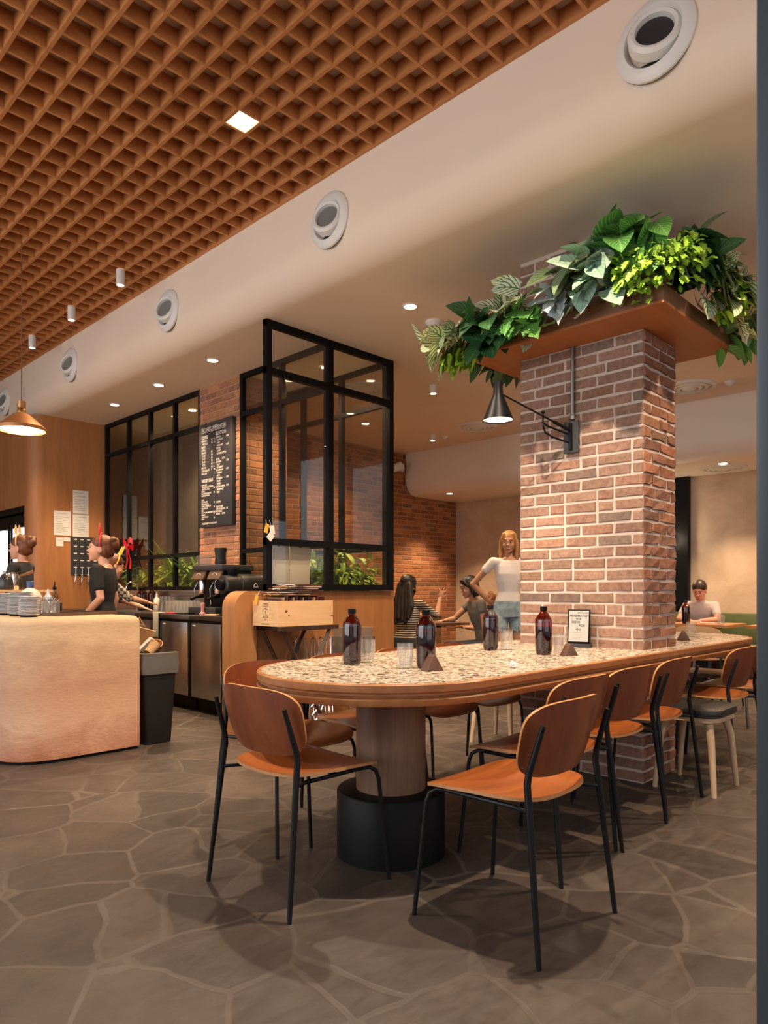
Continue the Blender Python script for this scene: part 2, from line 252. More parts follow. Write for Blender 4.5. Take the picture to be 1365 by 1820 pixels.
# ---------------------------------------------------------------- mesh helpers
class MB:
    def __init__(s): s.v = []; s.f = []; s.mi = []; s.uv = {}; s.col = {}; s.cur = 0
    def face(s, idx, mi=None): s.f.append(idx); s.mi.append(s.cur if mi is None else mi)
    def add(s, vs, fs, mi=None):
        b = len(s.v); s.v += [tuple(v) for v in vs]
        for f in fs: s.face([b + i for i in f], mi)
        return b
    def box(s, c, d, rot=None, mi=None):
        x, y, z = [k / 2 for k in d]; vs = [V((a, b_, e)) for a in (-x, x) for b_ in (-y, y) for e in (-z, z)]
        if rot is not None:
            m = rot if isinstance(rot, Matrix) else Matrix.Rotation(rot, 3, 'Z'); vs = [m @ v for v in vs]
        c = V(c); s.add([v + c for v in vs], [(0, 1, 3, 2), (4, 6, 7, 5), (0, 4, 5, 1), (2, 3, 7, 6), (0, 2, 6, 4), (1, 5, 7, 3)], mi); return s
    def bbox(s, a, b, mi=None): a, b = V(a), V(b); return s.box((a + b) / 2, [abs(k) for k in (b - a)], None, mi)
    def tube(s, pts, r, n=10, mi=None, cap=True):
        pts = [V(p) for p in pts]; rs = r if isinstance(r, (list, tuple)) else [r] * len(pts); b = len(s.v); up = None
        for i, p in enumerate(pts):
            d = ((pts[min(i + 1, len(pts) - 1)] - p).normalized() + (p - pts[max(i - 1, 0)]).normalized()).normalized()
            if up is None: up = V((0, 0, 1)) if abs(d.z) < .9 else V((1, 0, 0))
            a = d.cross(up).normalized(); up = a.cross(d).normalized()
            for k in range(n): q = 2 * PI * k / n; s.v.append(tuple(p + (a * math.cos(q) + up * math.sin(q)) * rs[i]))
        for i in range(len(pts) - 1):
            for k in range(n): k2 = (k + 1) % n; s.face([b + i * n + k, b + i * n + k2, b + (i + 1) * n + k2, b + (i + 1) * n + k], mi)
        if cap: s.face([b + k for k in range(n)][::-1], mi); s.face([b + (len(pts) - 1) * n + k for k in range(n)], mi)
        return s
    def lathe(s, prof, n=32, c=(0, 0, 0), mi=None, cap=True, sx=1, sy=1, rot=None):
        b = len(s.v); c = V(c)
        for r, z in prof:
            for k in range(n):
                q = 2 * PI * k / n; v = V((r * math.cos(q) * sx, r * math.sin(q) * sy, z))
                if rot is not None: v = rot @ v
                s.v.append(tuple(v + c))
        for i in range(len(prof) - 1):
            for k in range(n): k2 = (k + 1) % n; s.face([b + i * n + k, b + i * n + k2, b + (i + 1) * n + k2, b + (i + 1) * n + k], mi)
        if cap:
            if prof[0][0] > 1e-5: s.face([b + k for k in range(n)][::-1], mi)
            if prof[-1][0] > 1e-5: s.face([b + (len(prof) - 1) * n + k for k in range(n)], mi)
        return s
    def ball(s, c, r, n=16, m=10, rot=None, mi=None):
        rr = r if isinstance(r, (tuple, list)) else (r, r, r)
        prof = [(math.sin(PI * i / m) or 1e-6, -math.cos(PI * i / m)) for i in range(m + 1)]; b = len(s.v); c = V(c)
        for pr, z in prof:
            for k in range(n):
                q = 2 * PI * k / n; v = V((pr * math.cos(q) * rr[0], pr * math.sin(q) * rr[1], z * rr[2]))
                if rot is not None: v = rot @ v
                s.v.append(tuple(v + c))
        for i in range(m):
            for k in range(n): k2 = (k + 1) % n; s.face([b + i * n + k, b + i * n + k2, b + (i + 1) * n + k2, b + (i + 1) * n + k], mi)
        return s
    def prism(s, poly, axis, a, b_, mi=None):   # poly in the two other axes (cyclic order), extruded along axis
        def mk(p, t):
            return {0: (t, p[0], p[1]), 1: (p[0], t, p[1]), 2: (p[0], p[1], t)}[axis]
        n = len(poly); b = len(s.v); s.v += [mk(p, a) for p in poly] + [mk(p, b_) for p in poly]
        for k in range(n): k2 = (k + 1) % n; s.face([b + k, b + k2, b + n + k2, b + n + k], mi)
        s.face([b + k for k in range(n)][::-1], mi); s.face([b + n + k for k in range(n)], mi); return s
    def build(s, name, m, parent=None, smooth=False, bevel=0, loc=None, rot=None, recalc=True):
        me = bpy.data.meshes.new(name); me.from_pydata(s.v, [], s.f)
        for mm in (m if isinstance(m, (list, tuple)) else [m]): me.materials.append(M[mm])
        for p, i in zip(me.polygons, s.mi): p.material_index = i
        if s.uv:
            l = me.uv_layers.new(name='UVMap')
            for lp in me.loops: l.data[lp.index].uv = s.uv.get(lp.vertex_index, (0, 0))
        if s.col:
            ca = me.color_attributes.new('Col', 'FLOAT_COLOR', 'POINT')
            for i in range(len(me.vertices)): ca.data[i].color = (*s.col.get(i, (1, 1, 1)), 1)
        if recalc or bevel:
            bm = bmesh.new(); bm.from_mesh(me)
            if recalc: bmesh.ops.recalc_face_normals(bm, faces=bm.faces)
            if bevel: bmesh.ops.bevel(bm, geom=[e for e in bm.edges if len(e.link_faces) == 2 and e.calc_face_angle(0) > .5], offset=bevel, segments=2, affect='EDGES', profile=.5, clamp_overlap=True)
            bm.to_mesh(me); bm.free()
        if smooth or bevel:
            me.polygons.foreach_set('use_smooth', [True] * len(me.polygons))
            me.set_sharp_from_angle(angle=R(38))
        o = bpy.data.objects.new(name, me); COL.objects.link(o)
        if parent: o.parent = parent
        if loc is not None: o.location = loc
        if rot is not None: o.rotation_euler = rot
        return o
def tag(o, label, cat, group=None, kind=None):
    o['label'] = label; o['category'] = cat
    if group: o['group'] = group
    if kind: o['kind'] = kind
    return o
def thing(name, label, cat, loc=(0, 0, 0), rz=0, group=None):
    o = bpy.data.objects.new(name, None); COL.objects.link(o); o.empty_display_size = .1
    o.location = loc; o.rotation_euler = (0, 0, rz); return tag(o, label, cat, group)
def struct(o): o['kind'] = 'structure'; return o
kids = {}
def dup(root, loc=None, rz=None, label=None, group=None):
    def cp(o, par):
        c = o.copy(); COL.objects.link(c); c.parent = par
        for ch in list(o.children): cp(ch, c)
        return c
    r = cp(root, None)
    if loc is not None: r.location = loc
    if rz is not None: r.rotation_euler = (0, 0, rz)
    if label: r['label'] = label
    if group: r['group'] = group
    return r
def rrect(x0, y0, x1, y1, r, n=6, corners=(1, 1, 1, 1)):   # order: (x0,y0) (x1,y0) (x1,y1) (x0,y1)
    out = []
    for k, (cx, cy, sx, sy, a0) in enumerate(((x0, y0, 1, 1, PI), (x1, y0, -1, 1, 1.5 * PI), (x1, y1, -1, -1, 0), (x0, y1, 1, -1, .5 * PI))):
        if corners[k]:
            for i in range(n + 1): a = a0 + PI / 2 * i / n; out.append((cx + sx * r + r * math.cos(a), cy + sy * r + r * math.sin(a)))
        else: out.append((cx, cy))
    return out
def text(s, size, m, parent, name='lettering', loc=(0, 0, 0), rot=(0, 0, 0), align='LEFT', sx=1, line=1.0, thick=0):
    cu = bpy.data.curves.new('t', 'FONT'); cu.body = s; cu.size = size; cu.align_x = align; cu.space_line = line; cu.extrude = thick; cu.offset = size * .015; cu.resolution_u = 2
    o = bpy.data.objects.new('t', cu); COL.objects.link(o); dg = bpy.context.evaluated_depsgraph_get(); me = bpy.data.meshes.new_from_object(o.evaluated_get(dg))
    bpy.data.objects.remove(o); me.name = name; me.materials.clear(); me.materials.append(M[m]); r = bpy.data.objects.new(name, me); COL.objects.link(r)
    r.parent = parent; r.location = loc; r.rotation_euler = rot; r.scale = (sx, 1, 1); return r
# ---------------------------------------------------------------- brick work
def bricks(mb, o, u, n, width, z0, z1, seed=0, L=.222, Hc=.0703, j=.013, proud=.0055, rough=.003, start=0, pal=None, jit=1):
    rnd = random.Random(seed); o, u, n = V(o), V(u), V(n)
    pal = pal or [(.285, .170, .125), (.31, .18, .130), (.27, .155, .112), (.30, .178, .130), (.32, .19, .14), (.215, .150, .12), (.29, .160, .112)]
    z = z0; row = 0
    while z < z1 - .02:
        x = 0; first = L / 2 if (row + start) % 2 else L
        if rnd.random() < .12: first = L * rnd.choice((.5, .75))
        h = min(Hc, z1 - z)
        while x < width - .004:
            w = min(first, width - x); first = L if rnd.random() > .13 else L / 2
            if width - x - w < L * .3: w = width - x
            tn = rnd.uniform(.82, 1.12); c = [k * tn * rnd.uniform(.97, 1.03) for k in rnd.choice(pal)]; b = len(mb.v)
            a0, a1, b0, b1 = x + j / 2, x + w - j / 2, z + j / 2, z + h - j / 2
            if x == 0: a0 = 0
            if abs(x + w - width) < .004: a1 = width
            q = lambda: rnd.uniform(-rough, rough)
            out = [(a0 + q(), b0 + q()), ((a0 + a1) / 2, b0 + q()), (a1 + q(), b0 + q()), (a1 + q(), b1 + q()), ((a0 + a1) / 2, b1 + q()), (a0 + q(), b1 + q())]
            cx, cz = (a0 + a1) / 2, (b0 + b1) / 2; pr = proud * rnd.uniform(.7, 1.2)
            for (p, zz) in out: mb.v.append(tuple(o + u * p + V((0, 0, zz)) - n * .006))
            for (p, zz) in out: mb.v.append(tuple(o + u * (p + (.0015 if p < cx else -.0015 if p > cx else 0)) + V((0, 0, zz + (.002 if zz < cz else -.002))) + n * pr * .6))
            for (p, zz) in out: mb.v.append(tuple(o + u * (cx + (p - cx) * (1 - .012 / (a1 - a0)) ) + V((0, 0, cz + (zz - cz) * .82)) + n * (pr + q() * .6 * jit)))
            for r_ in (0, 6):
                for k in range(6): k2 = (k + 1) % 6; mb.face([b + r_ + k, b + r_ + k2, b + r_ + 6 + k2, b + r_ + 6 + k])
            mb.face([b + 12, b + 13, b + 16, b + 17]); mb.face([b + 13, b + 14, b + 15, b + 16])
            for k in range(18): mb.col[b + k] = c
            x += w
        z += h; row += 1
# ---------------------------------------------------------------- the room
CZ = 3.32; LZ = 3.94
struct(MB().bbox((-4.5, -4.5, -.06), (10.2, 13, 0)).build('floor', 'flagstone'))
mb = MB()      # lattice of timber bars under a pale backing
x = 3.118; xs = []
while x > -1.6: xs.append(x); x -= .158
y = -1.60 + .0095; ys = []
while y < 12.2: ys.append(y); y += .163
for x in xs: mb.bbox((x - .010, -1.7, LZ), (x + .010, 12.2, LZ + .092))
for y in ys: mb.bbox((-1.6, y - .0085, LZ + .002), (3.128, y + .0085, LZ + .090))
lat = struct(mb.build('ceiling', 'lattice_wood'))
mb = MB(); mb.bbox((-1.7, -1.8, LZ + .093), (3.13, 12.3, LZ + .14)); struct(mb.build('ceiling', 'lattice_backing'))
# fascia with rounded lower edge, soffit above the dining area
r = .24; poly = [(3.13, LZ + .14)] + [(3.13 + r - r * math.cos(a), CZ + r - r * math.sin(a)) for a in [PI / 2 * i / 12 for i in range(13)]] + [(9.75, CZ), (9.75, LZ + .14)]
struct(MB().prism(poly, 1, -3.2, 12.3).build('ceiling', 'soffit_paint', smooth=True))
# bulkhead along the far wall
r = .22; poly = [(8.3, CZ + .01)] + [(8.3 + r - r * math.cos(a), 2.65 + r - r * math.sin(a)) for a in [PI / 2 * i / 10 for i in range(11)]] + [(9.75, 2.65), (9.75, CZ + .01)]
struct(MB().prism(poly, 1, -3.2, 7.62).build('ceiling', 'white_paint', smooth=True))
struct(MB().bbox((9.6, -3.2, 0), (9.75, 7.7, 2.66)).build('wall_far', 'beige_plaster'))
warm = [(.42, .17, .075), (.36, .14, .065), (.46, .20, .095), (.30, .12, .06), (.26, .13, .08), (.40, .155, .06)]
mb = MB(); bricks(mb, (4.9, 7.64, 0), (1, 0, 0), (0, -1, 0), 4.7, .0, CZ, 5, pal=warm, rough=.002); struct(mb.build('wall_brick', 'brick', recalc=False))
struct(MB().bbox((4.9, 7.64, 0), (9.75, 7.8, CZ)).build('wall_back', 'mortar_warm'))
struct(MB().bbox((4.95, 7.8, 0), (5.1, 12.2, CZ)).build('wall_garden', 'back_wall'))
# timber wall with rounded corner behind the counter, recess for the fridges
r = .16; y0 = 9.15; poly = [(4.06, y0)] + [(3.13 + r - r * math.sin(a), y0 + r - r * math.cos(a)) for a in [PI / 2 * i / 8 for i in range(9)]] + [(3.13, 9.38), (4.06, 9.38)]
struct(MB().prism(poly, 2, 0, CZ).build('wall_timber', 'oak_panel', smooth=True))
struct(MB().bbox((3.13, 9.38, 2.2), (3.3, 12.2, CZ)).build('wall_timber_upper', 'oak_panel'))
struct(MB().bbox((3.16, 9.38, 2.13), (3.26, 12.2, 2.2)).build('trim_1', 'black_metal'))
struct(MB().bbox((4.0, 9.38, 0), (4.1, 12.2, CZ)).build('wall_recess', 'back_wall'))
struct(MB().bbox((-1.7, 12.2, 0), (5.1, 12.35, LZ + .14)).build('wall_end', 'oak_panel'))
# door post at the right of the camera
def cam_pt(px, d): k = (px - 682.5) / 1244.7; c, s = math.cos(R(AZ)), math.sin(R(AZ)); return (d * (c + k * s), d * (s - k * c))
mat('door_grey', (.075, .085, .095), .35, .3, var=.12, scale=3, stretch=(1, 1, .2))
a = cam_pt(1329, 1.25); pm = MB(); rr_ = Matrix.Rotation(R(AZ - 27.9), 3, 'Z')
pm.box((a[0] + .03, a[1] - .048, 1.85), (.06, .08, 3.7), R(15)); pm.box((a[0] + .035, a[1] - .016, 1.85), (.012, .022, 3.7), R(15))
struct(pm.build('trim_2', 'door_grey', bevel=.003))
# brick column through the table
mb = MB(); X0, X1, Y0, Y1 = 4.004, 4.463, 1.788, 2.632
bricks(mb, (X0, Y1, 0), (0, -1, 0), (-1, 0, 0), Y1 - Y0, 0, CZ, 11, start=1)
bricks(mb, (X0, Y0, 0), (1, 0, 0), (0, -1, 0), X1 - X0, 0, CZ, 12, rough=.006, proud=.008, pal=[(.29, .130, .078), (.25, .115, .07), (.23, .12, .085), (.32, .15, .09)], jit=1.6)  # this face's bricks coloured darker and warmer, its shade put into the palette
bricks(mb, (X1, Y0, 0), (0, 1, 0), (1, 0, 0), Y1 - Y0, 0, CZ, 13); bricks(mb, (X1, Y1, 0), (-1, 0, 0), (0, 1, 0), X1 - X0, 0, CZ, 14)
core = thing('brick_column', 'square brick column rising through the terrazzo table up to the ceiling', 'column', ((X0 + X1) / 2, (Y0 + Y1) / 2, 0))
def local(mb, c): mb.v = [(v[0] - c[0], v[1] - c[1], v[2] - c[2]) for v in mb.v]; return mb
cc = ((X0 + X1) / 2, (Y0 + Y1) / 2, 0)
local(mb, cc).build('brickwork', 'brick', core, recalc=False)
local(MB().bbox((X0, Y0, 0), (X1, Y1, CZ)), cc).build('mortar', 'mortar', core)
# brick pier with the menu board
mb = MB(); P0, P1 = 6.0, 6.75
pp = [(.40, .19, .11), (.35, .165, .105), (.44, .21, .12), (.30, .155, .11), (.47, .22, .11)]
bricks(mb, (4.04, P1, 0), (0, -1, 0), (-1, 0, 0), P1 - P0, 0, CZ, 21, pal=pp); bricks(mb, (4.04, P0, 0), (1, 0, 0), (0, -1, 0), .6, 0, CZ, 22, pal=pp, start=1); bricks(mb, (4.64, P0, 0), (0, 1, 0), (1, 0, 0), P1 - P0, 0, CZ, 23, pal=pp); bricks(mb, (4.64, P1, 0), (-1, 0, 0), (0, 1, 0), .6, 0, CZ, 24, pal=pp)
pc = (4.34, 6.375, 0); pier = thing('brick_pier', 'brick pier between the black window bays behind the coffee machine', 'pier', pc)
local(mb, pc).build('brickwork', 'brick', pier, recalc=False); local(MB().bbox((4.04, P0, 0), (4.64, P1, CZ)), pc).build('mortar', 'mortar_warm', pier)
# ---------------------------------------------------------------- black framed glazing
def bay(name, label, axis, pos, s0, s1, posts, rails, t=.05, w=.045, group=None):
    """glazed screen in plane axis=pos running s0..s1, each pane a part"""
    o = thing(name, label, 'window', (pos, s0, 1.13) if axis == 0 else (s0, pos, 1.13)); ox, oy, oz = o.location
    def bb(mb, a0, a1, z0, z1, th):
        if axis == 0: mb.bbox((-th / 2, a0 - s0, z0 - oz), (th / 2, a1 - s0, z1 - oz))
        else: mb.bbox((a0 - s0, -th / 2, z0 - oz), (a1 - s0, th / 2, z1 - oz))
    f = MB(); allp = sorted({s0 + w / 2, s1 - w / 2, *posts})
    for p in allp: bb(f, p - w / 2, p + w / 2, rails[0], rails[-1], t)
    for z in rails: bb(f, s0, s1, z - (0 if z == rails[0] else w / 2 if z != rails[-1] else w), z + (w if z == rails[0] else w / 2 if z != rails[-1] else 0), t * .96)
    f.build('frame', 'black_metal', o)
    for i in range(len(allp) - 1):
        for k in range(len(rails) - 1):
            g = MB(); bb(g, allp[i] + w / 2 - .004, allp[i + 1] - w / 2 + .004, rails[k] + .018, rails[k + 1] - .018, .006); g.build('pane', 'window_glass', o)
    return o
RL = [1.13, 1.53, 2.91, CZ]
bay('glazed_partition', 'tall black framed glass partition facing the dining table above the timber half wall', 1, 4.63, 3.36, 4.84, [4.05], RL, w=.055)
bay('window_bay', 'four-bay black framed window left of the menu board and behind the baristas', 0, 4.07, 6.75, 9.13, [8.474, 7.914, 7.325], [1.13, 1.53, 2.91, CZ])
bay('window_bay', 'narrow black framed window between the brick pier and the glass partition', 0, 4.07, 4.66, 6.0, [5.33], RL)
bay('window_bay', 'rear black framed glass of the planted enclosure, seen through the partition', 0, 4.81, 4.66, 7.60, [5.31, 5.92, 6.6], RL)
# timber half wall with rounded end, along the partition and round the corner
hw = thing('half_wall', 'timber clad half wall with a rounded end below the glass partition', 'half wall', (3.06, 4.62, 0))
poly = rrect(0, 0, .20, 1.128, .12, 8, (0, 0, 0, 1)); poly = [(0, 0), (.20, 0), (.20, 1.128)] + [(.13 - .13 * math.sin(a), .998 + .13 * math.cos(a)) for a in [PI / 2 * i / 8 for i in range(9)]]
MB().prism(poly, 1, -.02, .16).build('end_panel', 'oak_panel_side', hw, smooth=True)
MB().bbox((.20, .02, 0), (1.82, .14, 1.128)).build('front_panel', 'oak_panel', hw)
MB().bbox((1.70, .14, 0), (1.82, 3.0, 1.128)).build('side_panel', 'oak_panel', hw)
MB().bbox((1.03, .1401, 1.05), (1.10, 1.3, 1.128)).build('sill', 'black_metal', hw)
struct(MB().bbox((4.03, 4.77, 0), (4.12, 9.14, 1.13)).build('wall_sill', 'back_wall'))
sp = struct(MB().bbox((4.02, 4.77, .9), (4.03, 9.14, 1.125)).build('trim_3', 'steel'))
bed = tag(MB().bbox((4.13, 4.78, .0), (4.75, 9.13, .98)).build('planter_bed', 'soil'), 'long soil bed inside the glazed plant enclosure', 'planter')
# ---------------------------------------------------------------- ceiling fittings
def nozzle(Y, z, label, shade_mat):
    o = thing('air_nozzle', label, 'air vent', (3.13, Y, z), 0, 'round air nozzles along the white fascia'); rot = Matrix.Rotation(-PI / 2, 3, 'Y')
    prof = [(.185, 0), (.185, .012), (.165, .030), (.135, .034), (.125, .02), (.122, .005)]
    MB().lathe(prof, 48, rot=rot, cap=False).build('flange', 'white_plastic', o, smooth=True)
    r2 = rot @ Matrix.Rotation(R(18), 3, 'X') @ Matrix.Rotation(R(12), 3, 'Y')
    MB().lathe([(.118, .0), (.116, .045), (.100, .060), (.085, .055), (.082, .030), (.078, .0)], 48, rot=r2, cap=False).build('bowl', 'white_plastic', o, smooth=True)
    MB().lathe([(.0001, .034), (.080, .034)], 32, rot=r2, cap=False).build('throat', shade_mat, o)  # flat dark disc caps the bowl, throat shade put into its colour
    MB().lathe([(.185, -.001), (.185, -.004)], 32, rot=rot).build('backplate', 'dark_hole', o); return o
for i, (Y, z) in enumerate([(1.34, 3.647), (3.57, 3.635), (5.763, 3.622), (7.928, 3.603), (10.10, 3.60)]):
    nozzle(Y, 3.635, ['largest round air nozzle on the fascia, top right, with dark open throat', 'second round air nozzle from the right, on the fascia between lattice and dining ceiling', 'middle one of the five round air nozzles, above the three small ceiling downlights', 'fourth round air nozzle on the fascia, near the timber wall', 'farthest round air nozzle, at the left edge above the pendant lamp'][i], 'dark_hole' if i == 0 else 'grey_hole')
def downlight(x, y, z, label, power=SPOT, aim=(0, 0, -1), group='recessed ceiling downlights', ang=95):
    o = thing('downlight', label, 'ceiling light', (x, y, z), 0, group)
    MB().lathe([(.062, 0), (.062, -.006), (.050, -.008), (.046, -.002)], 32, cap=False).build('trim_ring', 'white_plastic', o, smooth=True)
    MB().lathe([(.0001, -.003), (.047, -.003)], 32, cap=False).build('diffuser', 'lamp_glow', o)
    if power: spot_light('bulb', (0, 0, -.03), aim, power, ang, parent=o)
downlight(3.99, 3.62, CZ, 'round downlight in the ceiling left of the hanging planter')
downlight(3.617, 5.814, CZ, 'right-hand one of three downlights over the coffee machine counter')
downlight(3.652, 6.927, CZ, 'middle one of three downlights over the coffee machine counter')
downlight(3.679, 8.034, CZ, 'left-hand one of three downlights, nearest the timber wall')
downlight(8.577, 6.95, 2.65, 'downlight in the underside of the bulkhead near the standing woman', 130)
downlight(8.80, 2.95, 2.65, 'downlight in the bulkhead above the seated man', 130)
def tube_spot(x, y, z, label, h, r, power, group, m='white_plastic'):
    o = thing('tube_spotlight', label, 'ceiling light', (x, y, z), 0, group)
    MB().lathe([(r, 0), (r, -h), (r * .82, -h), (r * .82, -h + .02)], 24, cap=False).build('housing', m, o, smooth=True)
    MB().lathe([(.0001, -h + .012), (r * .83, -h + .012)], 24, cap=False).build('lens', 'lamp_glow', o)
    if power: spot_light('bulb', (0, 0, -h - .01), (0, 0, -1), power, 90, parent=o)
tube_spot(2.771, 5.942, LZ, 'nearest of three white tube spotlights hanging from the timber lattice', .135, .036, SPOT * 1.1, 'white tube spotlights under the lattice')
tube_spot(2.791, 7.056, LZ, 'middle of three white tube spotlights hanging from the timber lattice', .135, .036, SPOT, 'white tube spotlights under the lattice')
tube_spot(2.809, 8.18, LZ, 'farthest of three white tube spotlights hanging from the timber lattice', .135, .036, SPOT, 'white tube spotlights under the lattice')
tube_spot(5.711, 4.851, CZ, 'white ceiling spotlight above and right of the glass partition', .09, .04, SPOT * 1.2, 'ceiling spotlights over the dining area')
tube_spot(7.506, 6.386, CZ, 'far white ceiling spotlight in front of the white bulkhead', .09, .04, SPOT * 1.1, 'ceiling spotlights over the dining area')
# light in one lattice cell (and its twins behind the picture's edge)
def cell_light(i, j, label, power):
    x1 = xs[i] - .010; x0 = xs[i + 1] + .010; yy0 = ys[j] + .0085; yy1 = ys[j + 1] - .0085
    o = thing('lattice_downlight', label, 'ceiling light', ((x0 + x1) / 2, (yy0 + yy1) / 2, LZ), 0, 'square downlights set in lattice cells')
    a, b = (x1 - x0) / 2 - .001, (yy1 - yy0) / 2 - .001; m = MB()
    for (c, d) in (((a, 0), (.004, 2 * b)), ((-a, 0), (.004, 2 * b)), ((0, b), (2 * a, .004)), ((0, -b), (2 * a, .004))): m.box((c[0], c[1], .048), (d[0], d[1], .084))
    m.build('reflector', 'cell_glow', o); MB().lathe([(.0001, .07), (.045, .07)], 24, cap=False).build('lamp', 'lamp_glow', o)
    spot_light('bulb', (0, 0, .03), (0, 0, -1), power, 110, .5, (1, .80, .58), parent=o)
def idx(X, Y): return min(range(len(xs) - 1), key=lambda i: abs((xs[i] + xs[i + 1]) / 2 - X)), min(range(len(ys) - 1), key=lambda i: abs((ys[i] + ys[i + 1]) / 2 - Y))
cell_light(*idx(2.409, 3.52), 'square glowing downlight set in one cell of the timber lattice', 260)
cell_light(*idx(2.409, 1.40), 'square downlight in a lattice cell over the near end of the table', 430)
cell_light(*idx(1.0, 2.6), 'square downlight in a lattice cell over the open floor left of the table', 90)
def diffuser_ring(x, y, z, label):
    o = thing('ceiling_diffuser', label, 'air vent', (x, y, z), 0, 'round ceiling diffusers')
    for k, rr in enumerate((.27, .20, .14, .085)): MB().lathe([(rr, 0), (rr - .01, -.018 - .004 * k), (rr - .045, -.022 - .006 * k), (rr - .05, -.002)], 40, cap=False).build('ring', 'white_plastic', o, smooth=True)
    MB().lathe([(.0001, -.045), (.04, -.042), (.05, -.002)], 24, cap=False).build('hub', 'white_plastic', o, smooth=True)
diffuser_ring(7.664, 2.914, CZ, 'round ceiling diffuser just right of the brick column'); diffuser_ring(7.554, 5.659, CZ, 'round ceiling diffuser behind the black wall lamp')
diffuser_ring(5.28, 5.441, CZ, 'round ceiling diffuser seen through the glass partition'); diffuser_ring(9.1, 3.05, 2.65, 'round diffuser in the bulkhead underside above the seated man')
for (x, y, z, l, r_) in ((7.774, 2.54, CZ, 'small smoke detector on the ceiling near the right edge', .05), (7.706, 6.336, CZ, 'small smoke detector beside the far ceiling spotlight', .05), (4.362, 3.693, CZ, 'flat white round speaker disc at the left tip of the planter', .075)):
    tag(MB().lathe([(r_, 0), (r_, -.012), (r_ * .75, -.03), (r_ * .3, -.045), (.0001, -.046)], 28).build('smoke_detector' if r_ < .06 else 'ceiling_speaker', 'white_plastic', smooth=True, loc=(x, y, z)), l, 'smoke detector' if r_ < .06 else 'speaker')
sc = thing('security_camera', 'white security camera mounted where brick wall meets the bulkhead', 'camera', (8.15, 7.60, 3.08))
MB().box((0, 0, 0), (.12, .06, .12)).build('bracket', 'white_plastic', sc, bevel=.01); MB().lathe([(.055, -.16), (.065, -.12), (.065, 0)], 20, rot=Matrix.Rotation(R(65), 3, 'Y') @ Matrix.Rotation(R(20), 3, 'X'), c=(-.06, -.07, .02)).build('lens_housing', 'white_plastic', sc, smooth=True)
# pendant over the counter
def pendant(x, y, zb, label):
    o = thing('pendant_lamp', label, 'pendant lamp', (x, y, LZ), 0, 'copper pendant lamps'); h = zb - LZ
    MB().tube([(0, 0, 0), (0, 0, h + .24)], .004, 6).build('cord', 'brown_wood', o)
    MB().lathe([(.018, h + .24), (.03, h + .235), (.032, h + .185), (.026, h + .18), (.034, h + .165), (.034, h + .14)], 24).build('cap', 'brass', o, smooth=True)
    MB().lathe([(.035, h + .142), (.06, h + .13), (.178, h + .028), (.180, h), (.176, h), (.174, h + .026), (.055, h + .124), (.03, h + .135)], 40, cap=False).build('lamp_shade', 'copper_shade', o, smooth=True)
    MB().lathe([(.0001, h + .030), (.10, h + .030), (.171, h + .016)], 32, cap=False).build('diffuser', 'shade_inner', o, smooth=True)
    l = bpy.data.lights.new('bulb', 'POINT'); l.energy = 14; l.color = (1, .72, .42); l.shadow_soft_size = .05; lo = bpy.data.objects.new('bulb', l); COL.objects.link(lo); lo.parent = o; lo.location = (0, 0, h - .03)
pendant(1.99, 6.03, 2.42, 'copper cone pendant lamp on a long cord above the plaster counter')
# ---------------------------------------------------------------- outside, seen in reflections
mat('street_red', (.36, .07, .07), .7); mat('street_white', (.7, .7, .68), .7); mat('street_pave', (.4, .4, .4), .8)
b = thing('street_building', 'red and white shop building across the street, mirrored in the glass', 'building', (0, -12, 0))
MB().bbox((-14, -.5, 0), (14, 0, 3.2)).build('lower_wall', 'street_red', b); MB().bbox((-14, -.5, 3.2), (14, 0, 9)).build('upper_wall', 'street_white', b)
b = thing('street_building', 'red shopfront to the left of the cafe, mirrored in the window bay', 'building', (-13, 6, 0))
MB().bbox((-.5, -12, 0), (0, 12, 2.6)).build('lower_wall', 'street_red', b); MB().bbox((-.5, -12, 3.4), (0, 12, 8)).build('upper_wall', 'street_white', b)
struct(MB().bbox((-20, -20, -.2), (20, 20, -.07)).build('floor', 'street_pave'))
# ---------------------------------------------------------------- communal table
TX0, TX1, TYC, TR, TZ = 2.277, 5.43, 2.22, .575, .785
def stadium(r, n=40): return [(TX1 + r * math.sin(a), TYC - r * math.cos(a)) for a in [PI * i / n for i in range(n + 1)]] + [(TX0 - r * math.sin(a), TYC + r * math.cos(a)) for a in [PI * i / n for i in range(n + 1)]]
tb = thing('communal_table', 'long round-ended table with terrazzo top and timber edge wrapped round the brick column', 'table', (3.85, TYC, 0)); tc = (3.85, TYC, 0)
gx0, gx1, gy0, gy1 = X0 - .004, X1 + .004, Y0 - .004, Y1 + .004
def plate(r, z0, z1, mb):     # stadium slab with the column's opening left out
    n = 24; L_ = [(gx0, TYC - r)] + [(gx0, TYC + r)] + [(TX0 - r * math.sin(a), TYC + r * math.cos(a)) for a in [PI * i / n for i in range(n + 1)]]
    R_ = [(gx1, TYC + r)] + [(gx1, TYC - r)] + [(TX1 + r * math.sin(a), TYC - r * math.cos(a)) for a in [PI * i / n for i in range(n + 1)]]
    mb.prism(L_[::-1], 2, z0, z1); mb.prism(R_, 2, z0, z1)
    mb.bbox((gx0, TYC - r, z0), (gx1, gy0, z1)); mb.bbox((gx0, gy1, z0), (gx1, TYC + r, z1)); return mb
local(plate(TR - .020, TZ - .03, TZ, MB()), tc).build('terrazzo_top', 'terrazzo', tb)
